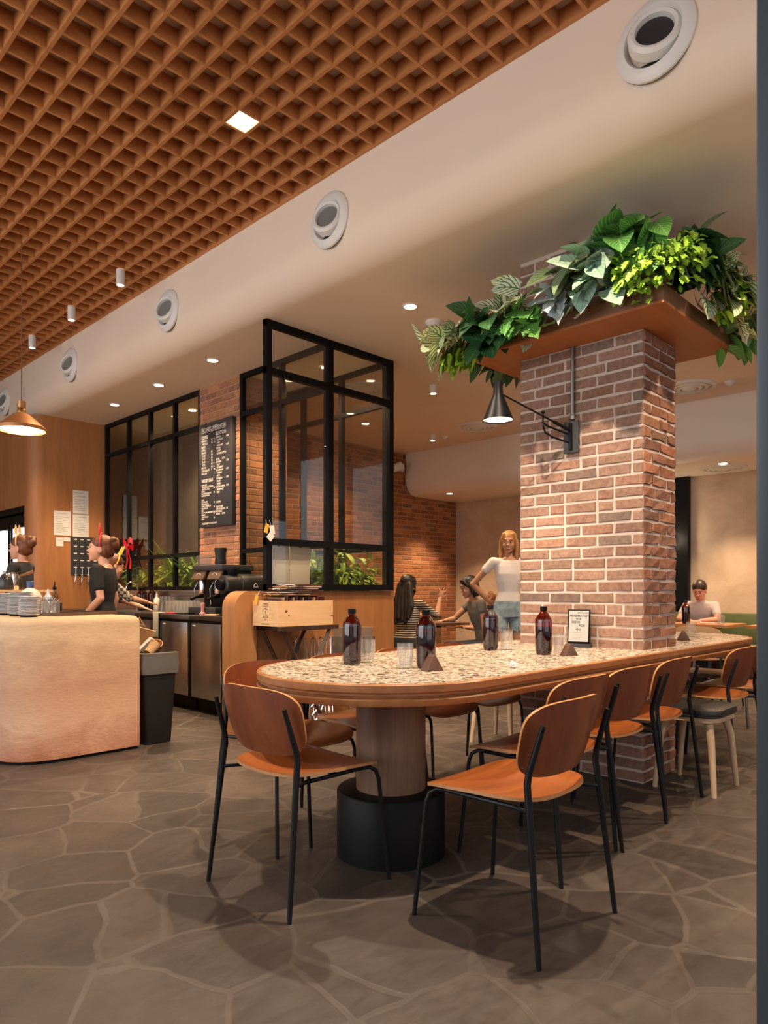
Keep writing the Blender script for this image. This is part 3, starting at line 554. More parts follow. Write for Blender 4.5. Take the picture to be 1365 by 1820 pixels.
def sweep(prof, m, name):
    mb = MB(); n = len(prof); rings = [stadium(TR + o) for o, z in prof]; k_ = len(rings[0])
    for (o, z), rg in zip(prof, rings): mb.v += [(p[0], p[1], z) for p in rg]
    for i in range(n):
        i2 = (i + 1) % n
        for k in range(k_): k2 = (k + 1) % k_; mb.face([i * k_ + k, i * k_ + k2, i2 * k_ + k2, i2 * k_ + k])
    local(mb, tc).build(name, m, tb, smooth=True)
sweep([(-.020, TZ + .0005), (-.004, TZ + .0005), (0, TZ - .004), (0, TZ - .030), (-.004, TZ - .034), (-.020, TZ - .034)], 'table_edge', 'edge_band')
sweep([(-.026, TZ - .034), (-.012, TZ - .034), (-.012, TZ - .045), (-.022, TZ - .046), (-.022, TZ - .052), (-.004, TZ - .055), (0, TZ - .060), (-.001, TZ - .078), (-.006, TZ - .084), (-.026, TZ - .084)], 'table_edge', 'apron_band')
local(plate(TR - .03, TZ - .075, TZ - .031, MB()), tc).build('underside', 'brown_wood', tb)
def pedestal(x, y):
    MB().lathe([(.152, .28), (.152, TZ - .075)], 48, (x - 3.85, y - TYC, 0)).build('pedestal', 'walnut_post', tb, smooth=True)
    MB().lathe([(.236, 0), (.236, .27), (.230, .278), (.22, .28)], 56, (x - 3.85, y - TYC, 0)).build('plinth', 'black_metal', tb, smooth=True)
pedestal(2.21, 2.12); pedestal(5.05, 2.2)
# ---------------------------------------------------------------- plywood chairs
def sheet(fn, nu, nv, th, rim=1):     # curved board; fn(u,v)->point, u,v in 0..1
    mb = MB(); P_ = [[V(fn(i / nu, j / nv)) for j in range(nv + 1)] for i in range(nu + 1)]; top = {}; bot = {}
    for i in range(nu + 1):
        for j in range(nv + 1):
            a = P_[min(i + 1, nu)][j] - P_[max(i - 1, 0)][j]; b = P_[i][min(j + 1, nv)] - P_[i][max(j - 1, 0)]; n = a.cross(b).normalized()
            top[i, j] = len(mb.v); mb.v.append(tuple(P_[i][j] + n * th / 2)); bot[i, j] = len(mb.v); mb.v.append(tuple(P_[i][j] - n * th / 2))
    for i in range(nu):
        for j in range(nv):
            mb.face([top[i, j], top[i + 1, j], top[i + 1, j + 1], top[i, j + 1]], 0); mb.face([bot[i, j], bot[i, j + 1], bot[i + 1, j + 1], bot[i + 1, j]], 0)
    bd = [(i, 0) for i in range(nu)] + [(nu, j) for j in range(nv)] + [(i, nv) for i in range(nu, 0, -1)] + [(0, j) for j in range(nv, 0, -1)]
    for k in range(len(bd)): a, b = bd[k], bd[(k + 1) % len(bd)]; mb.face([top[a], top[b], bot[b], bot[a]], rim)
    return mb
def squircle(u, v, p=5.0):       # unit square -> rounded square
    x, y = 2 * u - 1, 2 * v - 1; m = max(abs(x), abs(y)); 
    if m < 1e-6: return 0, 0
    k = m / ((abs(x) ** p + abs(y) ** p) ** (1 / p)); return x * k, y * k
def seat_fn(u, v):
    x, y = squircle(u, v, 4.2); w = .250 - .034 * (1 - (y + 1) / 2) ** 1.3
    z = .462 + .016 * x * x * (1 - .4 * max(y, 0)) - .010 * (1 - x * x) * (1 - y * y) - .020 * max(0, y - .55) ** 2 * 5 + .010 * max(0, -y - .3) ** 2
    return (x * w, .025 + y * .225, z)
def back_fn(u, v):
    x, y = squircle(u, v, 3.6); w = .240 + .010 * y
    return (x * w, -.225 - .030 * y + .058 * x * x - .008 * (1 - y * y), .662 + y * .125)
def make_chair(label, sm='ply_seat', bm_='ply_back', tm='black_tube', cat='chair'):
    t = thing('dining_chair', label, cat)
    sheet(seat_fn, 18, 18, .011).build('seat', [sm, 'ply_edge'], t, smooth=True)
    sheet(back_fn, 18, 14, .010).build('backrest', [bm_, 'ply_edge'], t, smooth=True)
    for s in (-1, 1):
        MB().tube([(s * .256, -.255, 0), (s * .232, -.208, .44), (s * .226, -.196, .535), (s * .224, -.200, .57), (s * .215, -.246, .725)], [.0085, .0115, .0115, .011, .008], 10).build('leg', tm, t, smooth=True)
        MB().tube([(s * .240, .252, 0), (s * .218, .215, .40), (s * .212, .205, .432), (s * .20, .185, .446), (s * .19, .15, .447)], .0082, 10).build('leg', tm, t, smooth=True)
        MB().tube([(s * .19, .15, .447), (s * .185, .0, .444), (s * .19, -.13, .446), (s * .215, -.190, .448), (s * .231, -.207, .445)], .0082, 8).build('side_rail', tm, t, smooth=True)
        for q, yy in ((-1, -.255), (1, .252)): pass
    MB().tube([(-.186, .03, .443), (.186, .03, .443)], .008, 8).build('cross_rail', tm, t, smooth=True)
    return t
gc = 'plywood chairs around the terrazzo table'
ch0 = make_chair('plywood chair seen from behind at the rounded left end of the table'); ch0.location = (1.735, 2.155, 0); ch0.rotation_euler = (0, 0, -PI / 2); ch0['group'] = gc
CH = [(2.075, 1.395, .02, 'nearest plywood chair, its large orange seat in the right foreground'),
      (2.64, 1.64, 0, 'second plywood chair along the near side, directly behind the foreground chair'),
      (3.15, 1.662, -.02, 'third plywood chair along the near side, in front of the brick column base'),
      (3.70, 1.685, .03, 'fourth plywood chair along the near side, just left of the black cushioned stool'),
      (4.70, 1.66, -.03, 'plywood chair at the far right of the near side, beside the door post'),
      (5.30, 1.70, .02, 'plywood chair mostly hidden by the grey door post, only its orange seat showing'),
      (2.055, 2.635, PI - .05, 'far-side plywood chair at the left end, inner face of its backrest showing'),
      (2.57, 2.66, PI, 'second far-side plywood chair, backrest rim showing left of the first brown bottle'),
      (3.09, 2.68, PI + .03, 'third far-side plywood chair, backrest rim showing between the first two bottles'),
      (3.58, 2.71, PI - .02, 'fourth far-side plywood chair, backrest rim left of the brick column')]
for x, y, rz, l in CH: dup(ch0, (x, y, 0), rz, l)
# other chairs in the dining area behind
bk = make_chair('light brown wooden chair with its back to us beyond the right end of the table', 'brown_wood', 'pine', 'black_tube'); bk.location = (7.15, 2.55, 0); bk.rotation_euler = (0, 0, -PI / 2 - .1); bk['group'] = 'brown chairs in the rear dining area'
STRIPE_STOOL = (5.77, 5.27)
dup(bk, (6.46, 4.70, 0), R(58.4), 'brown wooden chair under the woman with the dark bob')
# stools with turned oak legs
def stool(x, y, rz, label, cushion='leather_black', w=.40, d=.37):
    o = thing('stool', label, 'stool', (x, y, 0), rz, 'oak legged stools'); 
    MB().prism(rrect(-w / 2 + .01, -d / 2 + .01, w / 2 - .01, d / 2 - .01, .09, 8), 2, .405, .428).build('seat_rim', 'oak_leg', o, smooth=True)
    mb = MB(); prof = [(-.012, .428), (.0, .436), (.004, .455), (0, .472), (-.02, .482), (-.07, .488), (-.14, .484)]; n = None
    for off, z in prof:
        rg = rrect(-w / 2 - off * 1.0, -d / 2 - off, w / 2 + off, d / 2 + off, .10 + off * .5, 8); n = len(rg); mb.v += [(p[0], p[1], z) for p in rg]
    for i in range(len(prof) - 1):
        for k in range(n): k2 = (k + 1) % n; mb.face([i * n + k, i * n + k2, (i + 1) * n + k2, (i + 1) * n + k])
    mb.face(list(range(n))[::-1]); mb.face([(len(prof) - 1) * n + k for k in range(n)])
    mb.build('cushion', cushion, o, smooth=True)
    for sx in (-1, 1):
        for sy in (-1, 1): MB().tube([(sx * .18, sy * .165, 0), (sx * .155, sy * .14, .30), (sx * .125, sy * .115, .41)], [.014, .020, .024], 14).build('leg', 'oak_leg', o, smooth=True)
    return o
stool(4.175, 1.55, 0, 'oak legged stool with a black leather cushion beside the brick column')
stool(*STRIPE_STOOL, R(20), 'green cushioned stool under the woman in the striped top', 'green_vinyl')
stool(4.40, 3.05, .1, 'oak legged stool beyond the table, only its pale legs showing under the table', 'brown_seat')
def armchair(x, y, rz, label):
    o = thing('tubular_chair', label, 'chair', (x, y, 0), rz, 'grey tubular chairs with brown seats')
    MB().prism(rrect(-.21, -.20, .21, .22, .07), 2, .445, .475).build('seat', 'brown_seat', o, smooth=True)
    for s in (-1, 1):
        MB().tube([(s * .22, .21, 0), (s * .22, .21, .40), (s * .215, .19, .44), (s * .2, -.20, .44)], .011, 10).build('leg', 'grey_metal', o, smooth=True)
        MB().tube([(s * .22, -.24, 0), (s * .205, -.20, .44), (s * .19, -.24, .66), (s * .16, -.245, .69), (0, -.25, .695)], .011, 10).build('leg', 'grey_metal', o, smooth=True)
    MB().prism(rrect(-.19, .56, .19, .67, .03), 1, -.25, -.235).build('backrest', 'brown_seat', o, smooth=True); return o
armchair(5.95, 2.10, PI / 2, 'grey tubular chair with brown seat pulled up to the right end of the table')
armchair(5.22, 2.78, PI, 'grey tubular chair with brown seat on the far side, right of the column')
# ---------------------------------------------------------------- on the table
def bottle(x, y, z, label, fill, group='brown glass water bottles on the terrazzo table', rz=0):
    o = thing('water_bottle', label, 'bottle', (x, y, z), rz, group)
    MB().lathe([(.030, .0), (.040, .004), (.045, .022), (.046, .18), (.044, .196), (.030, .218), (.017, .235), (.0155, .243)], 36, cap=True).build('bottle_body', 'amber', o, smooth=True)
    MB().lathe([(.0001, .006), (.038, .008), (.0425, .024), (.0433, fill), (.0001, fill)], 32, cap=False).build('water', 'amber_liquid', o, smooth=True)
    MB().lathe([(.0175, .240), (.019, .242), (.019, .262), (.017, .264), (.0001, .264)], 28).build('cap', 'black_metal', o, smooth=True); return o
b0 = bottle(2.285, 2.449, TZ, 'leftmost brown glass bottle on the table, in front of the wine crate', .185)
bottle(2.406, 2.087, TZ, 'brown bottle nearest us on the table, beside the wooden wedge', .165)
bottle(3.39, 2.438, TZ, 'brown bottle in front of the standing woman in denim shorts', .20)
bottle(3.359, 2.061, TZ, 'brown bottle against the brick column, left of the framed card', .155)
def tumbler(x, y, z, label, h=.112, r=.036):
    m = MB()
    for i in range(18): a = 2 * PI * i / 18; m.tube([(r * .90 * math.cos(a), r * .90 * math.sin(a), .006), (r * .90 * math.cos(a), r * .90 * math.sin(a), .048)], .0022, 5); m.tube([(r * 1.01 * math.cos(a), r * 1.01 * math.sin(a), .056), (r * 1.02 * math.cos(a), r * 1.02 * math.sin(a), h - .018)], .0016, 5)
    o = tag(m.lathe([(.026, 0), (r * .86, .004), (r * .88, .045), (r, .055), (r * 1.02, h), (r * .95, h), (r * .93, .057), (r * .80, .046), (r * .78, .016), (.0001, .014)], 30, cap=True).build('water_glass', 'clear_glass', smooth=True, loc=(x, y, z)), label, 'glass', 'ribbed water glasses on the terrazzo table'); return o
tumbler(2.385, 2.445, TZ, 'clear ribbed glass beside the leftmost brown bottle'); tumbler(2.33, 2.145, TZ, 'clear ribbed glass nearest us, left of the bottle with the wedge')
tumbler(3.465, 2.378, TZ, 'clear ribbed glass right of the bottle in front of the standing woman'); tumbler(3.447, 2.012, TZ, 'clear ribbed glass between bottle and framed card at the column')
tumbler(5.43, 2.05, TZ, 'clear ribbed glass right of the column behind the small wooden wedge'); tumbler(4.72, 2.25, TZ, 'clear ribbed glass half hidden behind the right edge of the column')
def wedge(x, y, rz, label, s=1):
    o = thing('table_marker', label, 'table marker', (x, y, TZ), rz, 'wooden wedge table markers')
    m = MB(); m.add([(-.042 * s, -.03 * s, 0), (.042 * s, -.03 * s, 0), (.006 * s, -.022 * s, .068 * s), (-.006 * s, -.022 * s, .068 * s), (-.042 * s, .03 * s, 0), (.042 * s, .03 * s, 0), (.006 * s, .022 * s, .068 * s), (-.006 * s, .022 * s, .068 * s)], [(0, 1, 2, 3), (5, 4, 7, 6), (1, 5, 6, 2), (4, 0, 3, 7), (3, 2, 6, 7), (0, 4, 5, 1)]); m.build('block', 'wedge_wood', o, bevel=.001)
    m = MB(); a = [V((.042 * s, -.03 * s, 0)), V((.042 * s, .03 * s, 0)), V((.006 * s, .022 * s, .068 * s)), V((.006 * s, -.022 * s, .068 * s))]; c = sum(a, V()) / 4; nn = V((.068, 0, .036)).normalized() * .0012
    m.add([c + (p - c) * .8 + nn for p in a], [(0, 1, 2, 3)]); m.build('plaque', 'brass', o)
wedge(2.345, 2.0, R(-15), 'small wooden wedge table marker beside the bottle nearest us'); wedge(3.40, 1.93, R(-25), 'small wooden wedge table marker in front of the framed card', .95); wedge(4.97, 1.93, R(-60), 'small wooden wedge table marker right of the brick column')
# framed card leaning in its stand
o = thing('card_holder', 'black framed drinks offer card standing against the column', 'sign', (3.935, 2.165, TZ), R(-90 + 12))
tilt = R(-6)
MB().box((0, 0, .125), (.138, .008, .215), Matrix.Rotation(tilt, 3, 'X')).build('frame', 'black_metal', o, bevel=.001)
MB().box((0, .0, .011), (.15, .055, .022)).build('foot', 'menu_black', o, bevel=.002)
pn = MB().box((0, 0, 0), (.122, .0012, .19)).build('card', 'card_grey', o, loc=(0, -.0056, .130), rot=(tilt, 0, 0))
for s_, sz, x_, z_, sx in (('BREYVLINGERS', .0115, -.008, .078, .95), ('MIX&MATCH', .021, -.056, .056, .95), ('I    FIVE', .019, -.044, .037, 1), ('BEERS', .022, -.044, .017, .9), ('FOR', .022, 0, -.004, .95), ('V50¢', .016, -.018, -.026, 1), ('MONDAYS   20', .007, -.030, -.042, 1), ('ICE   COLD', .007, -.02, -.058, 1), ('ALL NIGHT LONG', .006, -.034, -.074, 1)):
    text(s_, sz, 'label_ink' if sz > .008 else 'ink_grey', pn, 'lettering', (x_, -.0012, z_), (PI / 2, 0, 0), sx=sx)
rt = random.Random(4); m = MB(); m.ball((0, 0, .012), (.024, .018, .014), 14, 8); m.v = [tuple(V(v) * rt.uniform(.75, 1.25)) for v in m.v]; m.v = [(v[0], v[1], max(v[2], 0)) for v in m.v]
tag(m.build('crumpled_tissue', 'paper', loc=(2.682, 1.804, TZ)), 'crumpled white paper tissue on the terrazzo near the table edge', 'tissue')
# ---------------------------------------------------------------- wall lamp and conduit on the column
o = thing('wall_lamp', 'black swing-arm wall lamp with lit cone shade on the brick column', 'wall lamp', (3.99, 2.24, 2.10))
MB().box((-.012, 0, 0), (.014, .105, .20)).build('wall_plate', 'menu_black', o, bevel=.003)
HL = V((-.49, .20, .217))
MB().tube([(-.03, 0, .04), tuple(HL)], [.006, .005], 10).tube([(-.03, 0, .04), tuple(V((-.03, 0, .04)).lerp(HL, .24))], .0105, 12).tube([(-.02, 0, .012), (-.17, .075, .055), (-.20, .09, .075), (-.20, .09, .125)], .006, 10).tube([(-.02, 0, -.04), (-.14, .06, -.01), (-.185, .083, .015), (-.20, .09, .06)], .006, 10).ball((-.20, .09, .14), .012).box((-.025, 0, 0), (.02, .02, .17)).build('arm', 'black_metal', o, smooth=True)
sh = MB().lathe([(.021, .175), (.027, .17), (.029, .10), (.045, .06), (.092, -.06), (.089, -.06), (.042, .055), (.02, .10)], 36, cap=False, c=tuple(HL + V((-.03, .0, -.107)))).build('lamp_shade', 'black_metal', o, smooth=True)
MB().lathe([(.0001, .175), (.021, .175)], 24, c=tuple(HL + V((-.03, 0, -.107))), cap=False).build('shade_cap', 'black_metal', o)
MB().lathe([(.0001, -.035), (.078, -.038), (.086, -.052)], 32, c=tuple(HL + V((-.03, 0, -.107))), cap=False).build('bulb', 'lamp_glow', o, smooth=True)
spot_light('lamp_light', tuple(HL + V((-.03, 0, -.17))), (-.05, 0, -1), 26, 110, .5, (1, .80, .55), parent=o)
o = thing('conduit', 'slim grey metal conduit pipe running up the brick column to the ceiling', 'pipe', (3.982, 2.235, 2.21))
MB().tube([(0, 0, 0), (0, 0, CZ - 2.21)], .011, 12).build('pipe', 'grey_metal', o, smooth=True); MB().lathe([(.017, 0), (.017, .025), (.012, .03)], 16).build('gland', 'grey_metal', o, smooth=True); MB().lathe([(.019, CZ - 2.24), (.019, CZ - 2.21)], 16).build('ceiling_gland', 'grey_metal', o, smooth=True)
# ---------------------------------------------------------------- hanging planter round the column
PX0, PX1, PY0, PY1, PZ = 3.70, 4.77, 1.54, 2.86, 2.67
o = thing('planter_box', 'rust brown planter tray fixed round the top of the brick column', 'planter', ((PX0 + PX1) / 2, (PY0 + PY1) / 2, PZ)); oc = o.location
m = MB()
for a_, b_ in (((PX0, PY0), (gx0, PY1)), ((gx1, PY0), (PX1, PY1)), ((gx0, PY0), (gx1, gy0)), ((gx0, gy1), (gx1, PY1))): m.bbox((*a_, PZ), (*b_, PZ + .015))
local(m, oc).build('base_panel', 'rust_panel', o)
m = MB(); t_ = .014
m.bbox((PX0, PY0, PZ + .015), (PX0 + t_, PY1, PZ + .10)); m.bbox((PX1 - t_, PY0, PZ + .015), (PX1, PY1, PZ + .10)); m.bbox((PX0 + t_, PY0, PZ + .015), (PX1 - t_, PY0 + t_, PZ + .10)); m.bbox((PX0 + t_, PY1 - t_, PZ + .015), (PX1 - t_, PY1, PZ + .10)); local(m, oc).build('side_board', 'brown_wood', o)
m = MB()
for a_, b_ in (((PX0 + t_, PY0 + t_), (gx0, PY1 - t_)), ((gx1, PY0 + t_), (PX1 - t_, PY1 - t_)), ((gx0, PY0 + t_), (gx1, gy0)), ((gx0, gy1), (gx1, PY1 - t_))): m.bbox((*a_, PZ + .016), (*b_, PZ + .08))
local(m, oc).build('soil', 'soil', o)
def leaf(mb, p, d, L, w, rnd, shape='heart', droop=.5, up=V((0, 0, 1)), n=7):
    d = V(d).normalized(); side = d.cross(up); side = side.normalized() if side.length > .05 else V((1, 0, 0)); nrm = side.cross(d).normalized()
    tint = rnd.uniform(.7, 1.25); tc_ = (tint * rnd.uniform(.92, 1.08), tint, tint * rnd.uniform(.85, 1.05)); b = len(mb.v); q = V(p); cur = d.copy(); curl = rnd.uniform(.15, .4)
    for i in range(n + 1):
        s = i / n
        if shape == 'heart': wd = (math.sin(PI * min(1, s * .86 + .14)) ** .75) * (1.15 - .45 * s) if i < n else 0.01
        elif shape == 'blade': wd = math.sin(PI * (s * .9 + .1)) ** .6 * (1 - s * .4) if i < n else .02
        elif shape == 'lobed': wd = (math.sin(PI * min(1, s * .86 + .14)) ** .7) * (1 if i % 2 else .55) if i < n else .01
        else: wd = math.sin(PI * (s * .92 + .05)) ** .8 + .02
        nn = side.cross(cur).normalized()
        for k, o_ in enumerate((-1, -.5, 0, .5, 1)):
            mb.v.append(tuple(q + side * (o_ * w / 2 * wd) + nn * (abs(o_) ** 1.4 * w * curl * wd * .5))); mb.uv[len(mb.v) - 1] = ((o_ + 1) / 2, s); mb.col[len(mb.v) - 1] = tc_
        cur = (cur + V((0, 0, -1)) * droop / n).normalized(); q = q + cur * (L / n)
    for i in range(n):
        for k in range(4): a = b + i * 5 + k; mb.face([a, a + 1, a + 6, a + 5])
def plant(name, label, c, m, nleaf, L, w, spread, seed, shape='heart', out=(0, 0, 1), group=None, droop=.9, rise=.5, cat='plant', stem=.6, wl=.6, face=0, clip=None):
    rnd = random.Random(seed); o = thing(name, label, cat, c, 0, group); lb = MB(); sb = MB(); out = V(out)
    for i in range(nleaf):
        d = V((rnd.gauss(0, 1), rnd.gauss(0, 1), rnd.gauss(0, .6))).normalized() + out * wl + V((0, 0, rise)); d.normalize()
        p = V((d.x * spread[0], d.y * spread[1], d.z * spread[2])) * rnd.uniform(.35, 1) ; mid = p * .5 + V((0, 0, spread[2] * .25)); sb.tube([(0, 0, 0), tuple(mid), tuple(p)], .0022, 4, cap=False)
        dd = V((d.x, d.y, rnd.uniform(-.5, .4))) + V((rnd.uniform(-.4, .4), rnd.uniform(-.4, .4), 0)); k = rnd.uniform(.7, 1.15)
        if face:
            lat = V((-out.y, out.x, 0)) * rnd.uniform(-1, 1); dd = out * rnd.uniform(.2, .7) + lat + V((0, 0, rnd.uniform(-.9, .5))); leaf(lb, p, dd, L * k, w * k, rnd, shape, droop * rnd.uniform(.3, .9), up=(out + V((0, 0, rnd.uniform(.3, 1.2))) + V((rnd.uniform(-.4, .4), rnd.uniform(-.4, .4), 0))).normalized())
        else: leaf(lb, p, dd, L * k, w * k, rnd, shape, droop * rnd.uniform(.6, 1.5))
    if clip:
        for q in (lb, sb): q.v = [tuple(min(max(v[i], clip[i][0] - c[i]), clip[i][1] - c[i]) for i in range(3)) for v in q.v]
    lb.build('foliage', m, o, smooth=True, recalc=False); sb.build('stems', 'stem', o, recalc=False); return o
g = 'plants in the tray round the column'
F = (-.8, 0, 0); RT = (0, -.8, 0)
PL = [ # label, (x,y,z), material, n, L, w, spread, shape, out
 ('pale veined large-leaved plant at the left tip of the planter tray', (3.72, 2.86, 2.83), 'leaf_pale', 26, .17, .13, (.17, .20, .12), 'heart', (-.6, .7, 0)),
 ('dark green leafy plant next to the pale plant at the left of the tray', (3.70, 2.60, 2.80), 'leaf_dark', 34, .16, .12, (.14, .14, .12), 'heart', F),
 ('pale veined plant above the dark one, second cluster on the tray front', (3.70, 2.43, 2.87), 'leaf_pale', 22, .16, .11, (.15, .14, .11), 'heart', F),
 ('low dark ferny plant hanging at the left part of the tray front', (3.68, 2.33, 2.78), 'leaf_green', 26, .13, .09, (.12, .12, .10), 'lobed', F),
 ('silvery cut-leaf plant drooping over the tray front', (3.67, 2.10, 2.82), 'leaf_silver', 14, .15, .075, (.12, .15, .10), 'lobed', F),
 ('big grey-green rounded leaves in the middle of the tray front', (3.68, 2.03, 2.94), 'leaf_grey', 20, .17, .14, (.12, .14, .14), 'heart', F),
 ('blue-grey heart-leaved plant hanging beside the conduit pipe', (3.66, 1.86, 2.90), 'leaf_blue', 20, .16, .12, (.12, .11, .14), 'heart', F),
 ('tall bright green striped-leaf plant near the front corner of the tray', (3.78, 1.74, 3.05), 'leaf_green', 36, .19, .14, (.15, .17, .16), 'heart', F),
 ('lime green fluffy plant below the striped leaves at the tray front', (3.68, 1.66, 2.84), 'leaf_lime', 130, .05, .035, (.12, .12, .13), 'lobed', F),
 ('lime green fluffy plant at the near corner of the tray', (3.76, 1.50, 2.90), 'leaf_lime', 130, .05, .035, (.13, .12, .12), 'lobed', (-.5, -.5, 0)),
 ('dark green rosette plant behind the near corner of the tray', (3.95, 1.60, 2.98), 'leaf_dark', 36, .17, .12, (.16, .14, .15), 'heart', RT),
 ('grey bronze leafy plant on the right side of the tray', (4.12, 1.60, 3.06), 'leaf_grey', 30, .17, .10, (.15, .13, .14), 'heart', RT),
 ('pale striped plant on the right side of the tray, upper cluster', (4.28, 1.52, 2.95), 'leaf_pale', 30, .19, .12, (.16, .13, .17), 'heart', RT),
 ('yellow green trailing plant in the middle of the right side', (4.32, 1.48, 2.85), 'leaf_lime', 70, .07, .05, (.14, .10, .13), 'heart', RT),
 ('pale cut-leaf plant at the right tip of the planter tray', (4.66, 1.50, 2.88), 'leaf_pale', 30, .19, .13, (.17, .14, .17), 'lobed', (.4, -.7, 0)),
 ('dark trailing plant hanging below the right tip of the tray', (4.72, 1.58, 2.80), 'leaf_green', 26, .14, .09, (.16, .14, .13), 'blade', (.7, -.4, 0)),
 ('light green vine trailing under the left tip of the tray', (3.72, 2.84, 2.74), 'leaf_lime', 40, .08, .06, (.10, .12, .12), 'heart', (-.7, .5, -.8)),
 ('dark leafy plant on the hidden far side of the tray', (4.25, 2.84, 2.80), 'leaf_dark', 30, .15, .10, (.3, .10, .12), 'heart', (0, .8, 0))]
for i, (l, c, m_, n_, L_, w_, sp_, sh_, out_) in enumerate(PL): plant('foliage_plant', l, (c[0] + .06 * out_[0], c[1] + .06 * out_[1], c[2] - .02), m_, int(n_ * 1.3), L_ * 1.12, w_ * 1.15, [k * 1.2 for k in sp_], 50 + i, sh_, out_, g, rise=.1, wl=.5, face=1)
# plants inside the glazed enclosure
g = 'plants inside the glazed enclosure'; rnd = random.Random(8)
EP = [(4.62, 4.93, 'bushy plant in the right corner of the glass partition'), (4.36, 4.95, 'bushy yellow-green plant low in the right half of the glass partition'), (4.35, 5.35, 'bushy plant behind the cream boards in the glass partition'), (4.5, 5.75, 'bushy plant beside the brick pier inside the enclosure'),
      (4.40, 7.05, 'bushy light green plant behind the rightmost window bay'), (4.40, 7.5, 'bushy plant behind the third window bay'), (4.4, 7.95, 'bushy plant behind the window mullion left of the arching leaves'), (4.4, 8.4, 'bushy yellow-green plant behind the second window bay'), (4.4, 8.85, 'bushy plant at the timber wall end of the window bay')]
for i, (x, y, l) in enumerate(EP): plant('leafy_plant', l, (x, y, 1.08), 'leaf_room', 190, .15, .07, (.26, .34, .48), 90 + i, 'blade', (0, 0, .2), g, rise=.35, droop=.5, clip=((4.13, 4.76), (4.68, 9.1), (.985, 1.75)))
for i, (x, y, l, h, n_, m_) in enumerate([(4.40, 7.75, 'tall broad-bladed plant rising behind the second window bay', .62, 14, 'leaf_room'), (4.35, 7.15, 'tall arching palm beside the menu board behind glass', .60, 16, 'leaf_green'), (4.30, 5.15, 'tall broad-bladed plant in the middle of the glass partition', .50, 11, 'leaf_room'), (4.6, 7.3, 'pale flowering plant by the brick pier behind glass', .38, 14, 'leaf_pale')]):
    rr2 = random.Random(120 + i); o = thing('tall_plant', l, 'plant', (x, y, .98), 0, g); lb = MB()
    for k in range(n_): a = rr2.uniform(0, 2 * PI); el = rr2.uniform(.25, .6); leaf(lb, (0, 0, .02), (math.cos(a) * el, math.sin(a) * el, 1), h * rr2.uniform(.8, 1.4), .09, rr2, 'blade', rr2.uniform(.2, 1.3), n=10)
    lb.build('foliage', m_, o, smooth=True, recalc=False); MB().tube([(0, 0, -.02), (0, 0, .12)], .012, 6).build('stem', 'stem', o)
# ---------------------------------------------------------------- menu board
o = thing('menu_board', 'tall black menu board with white lettering on the brick pier', 'menu board', (3.985, 6.36, 1.80)); MW, MH = .62, 1.10
MB().bbox((0, -MW / 2, 0), (.045, MW / 2, MH)).build('panel', 'menu_black', o, bevel=.002)
def mt(s_, y_, z_, sz, sx=.8, al='LEFT'): text(s_, sz, 'chalk', o, 'lettering', (-.0015, MW / 2 - y_, z_), (PI / 2, 0, -PI / 2), al, sx)
mt('FIVE OARS COFFEE ROASTERS', .05, 1.015, .056, .62); MB().bbox((-.0015, MW / 2 - .50, 1.003), (-.0002, MW / 2 - .05, 1.007)).build('underline', 'chalk', o)
mt('COFFEE', .05, .935, .052, .72); mt('SELECTION', .325, .945, .052, .72)
L1 = ['ESPRESSO', '  PICCOLO', 'BLACK', 'LONG', 'WHITE', '  3 OZ', '  5 OZ', '  8 OZ', '  ICED', 'MOCHA', 'CHOCOLATE', 'MATCHA']
for i, s_ in enumerate(L1): mt(s_, .05, .905 - i * .0315, .030, .85)
for i, s_ in enumerate(['4.5', '4.8', '', '', '5.5', '6.0', '6.5', '7.0', '6.0', '6.5', '7']): mt(s_, .235, .905 - i * .0315, .030, .8)
for i, s_ in enumerate(['5.5', '5.8', '6', '', '', '', '', '', '8', '8', '9.0']): mt(s_, .285, .905 - i * .0315, .030, .8)
mt('WINE BY GLASS', .05, .475, .050, .62)
for i, s_ in enumerate(['SPARKLING', '  PROSECCO DI TREVISO', '  BRUT NV, ITALY', 'WHITE', 'SAUVIGNON BLANC', 'MARLBOROUGH', '', 'ROSE', 'COTES ROSE', 'PROVENCE, FR', 'SHIRAZ GRENACHE', 'BAROSSA, AU', 'RED', 'PINOT NOIR, MORNINGTON', 'MALBEC', 'TEMPRANILLO', 'SPAIN']): mt(s_, .05, .440 - i * .0225, .024, .85)
for z_, s_ in ((.40, '18'), (.35, '18'), (.245, '19'), (.20, '19'), (.13, '19'), (.085, '18')): mt(s_, .285, z_, .026)
R1 = ['ESPRESSO', '  MIDNIGHT', '  DARK', '  HAZELNUT', 'SEASON', '  HONEY', '  BUTTERSCOTCH', '', 'FILTER       25/7.5', 'ETHIOPIA', '  FRUIT', '  BLUEBERRY', 'GUATEMALA', '  CARAMEL', '  NUTS', 'COLOMBIA', '  PEACH', '  HONEY', 'COSTA RICA AA', '  GRAPEFRUIT', '  BRISK']
for i, s_ in enumerate(R1): mt(s_, .33, .912 - i * .0285, .027, .85)
for z_, s_ in ((.905, '40/18'), (.82, '40/18'), (.655, '42/20'), (.57, '42/20'), (.485, '42/20'), (.40, '45/20')): mt(s_, .52, z_, .026, .75)
for i, s_ in enumerate(['TASTERS', '', 'FLIGHT DRIP', 'CUP OF SEASON   9.5', 'WITH MILK', 'SINGLE      25/40']): mt(s_, .33, .24 - i * .0245, .027, .85)
mt('PRICES SUBJECT TO GST & SVC', .06, .030, .026, .8)
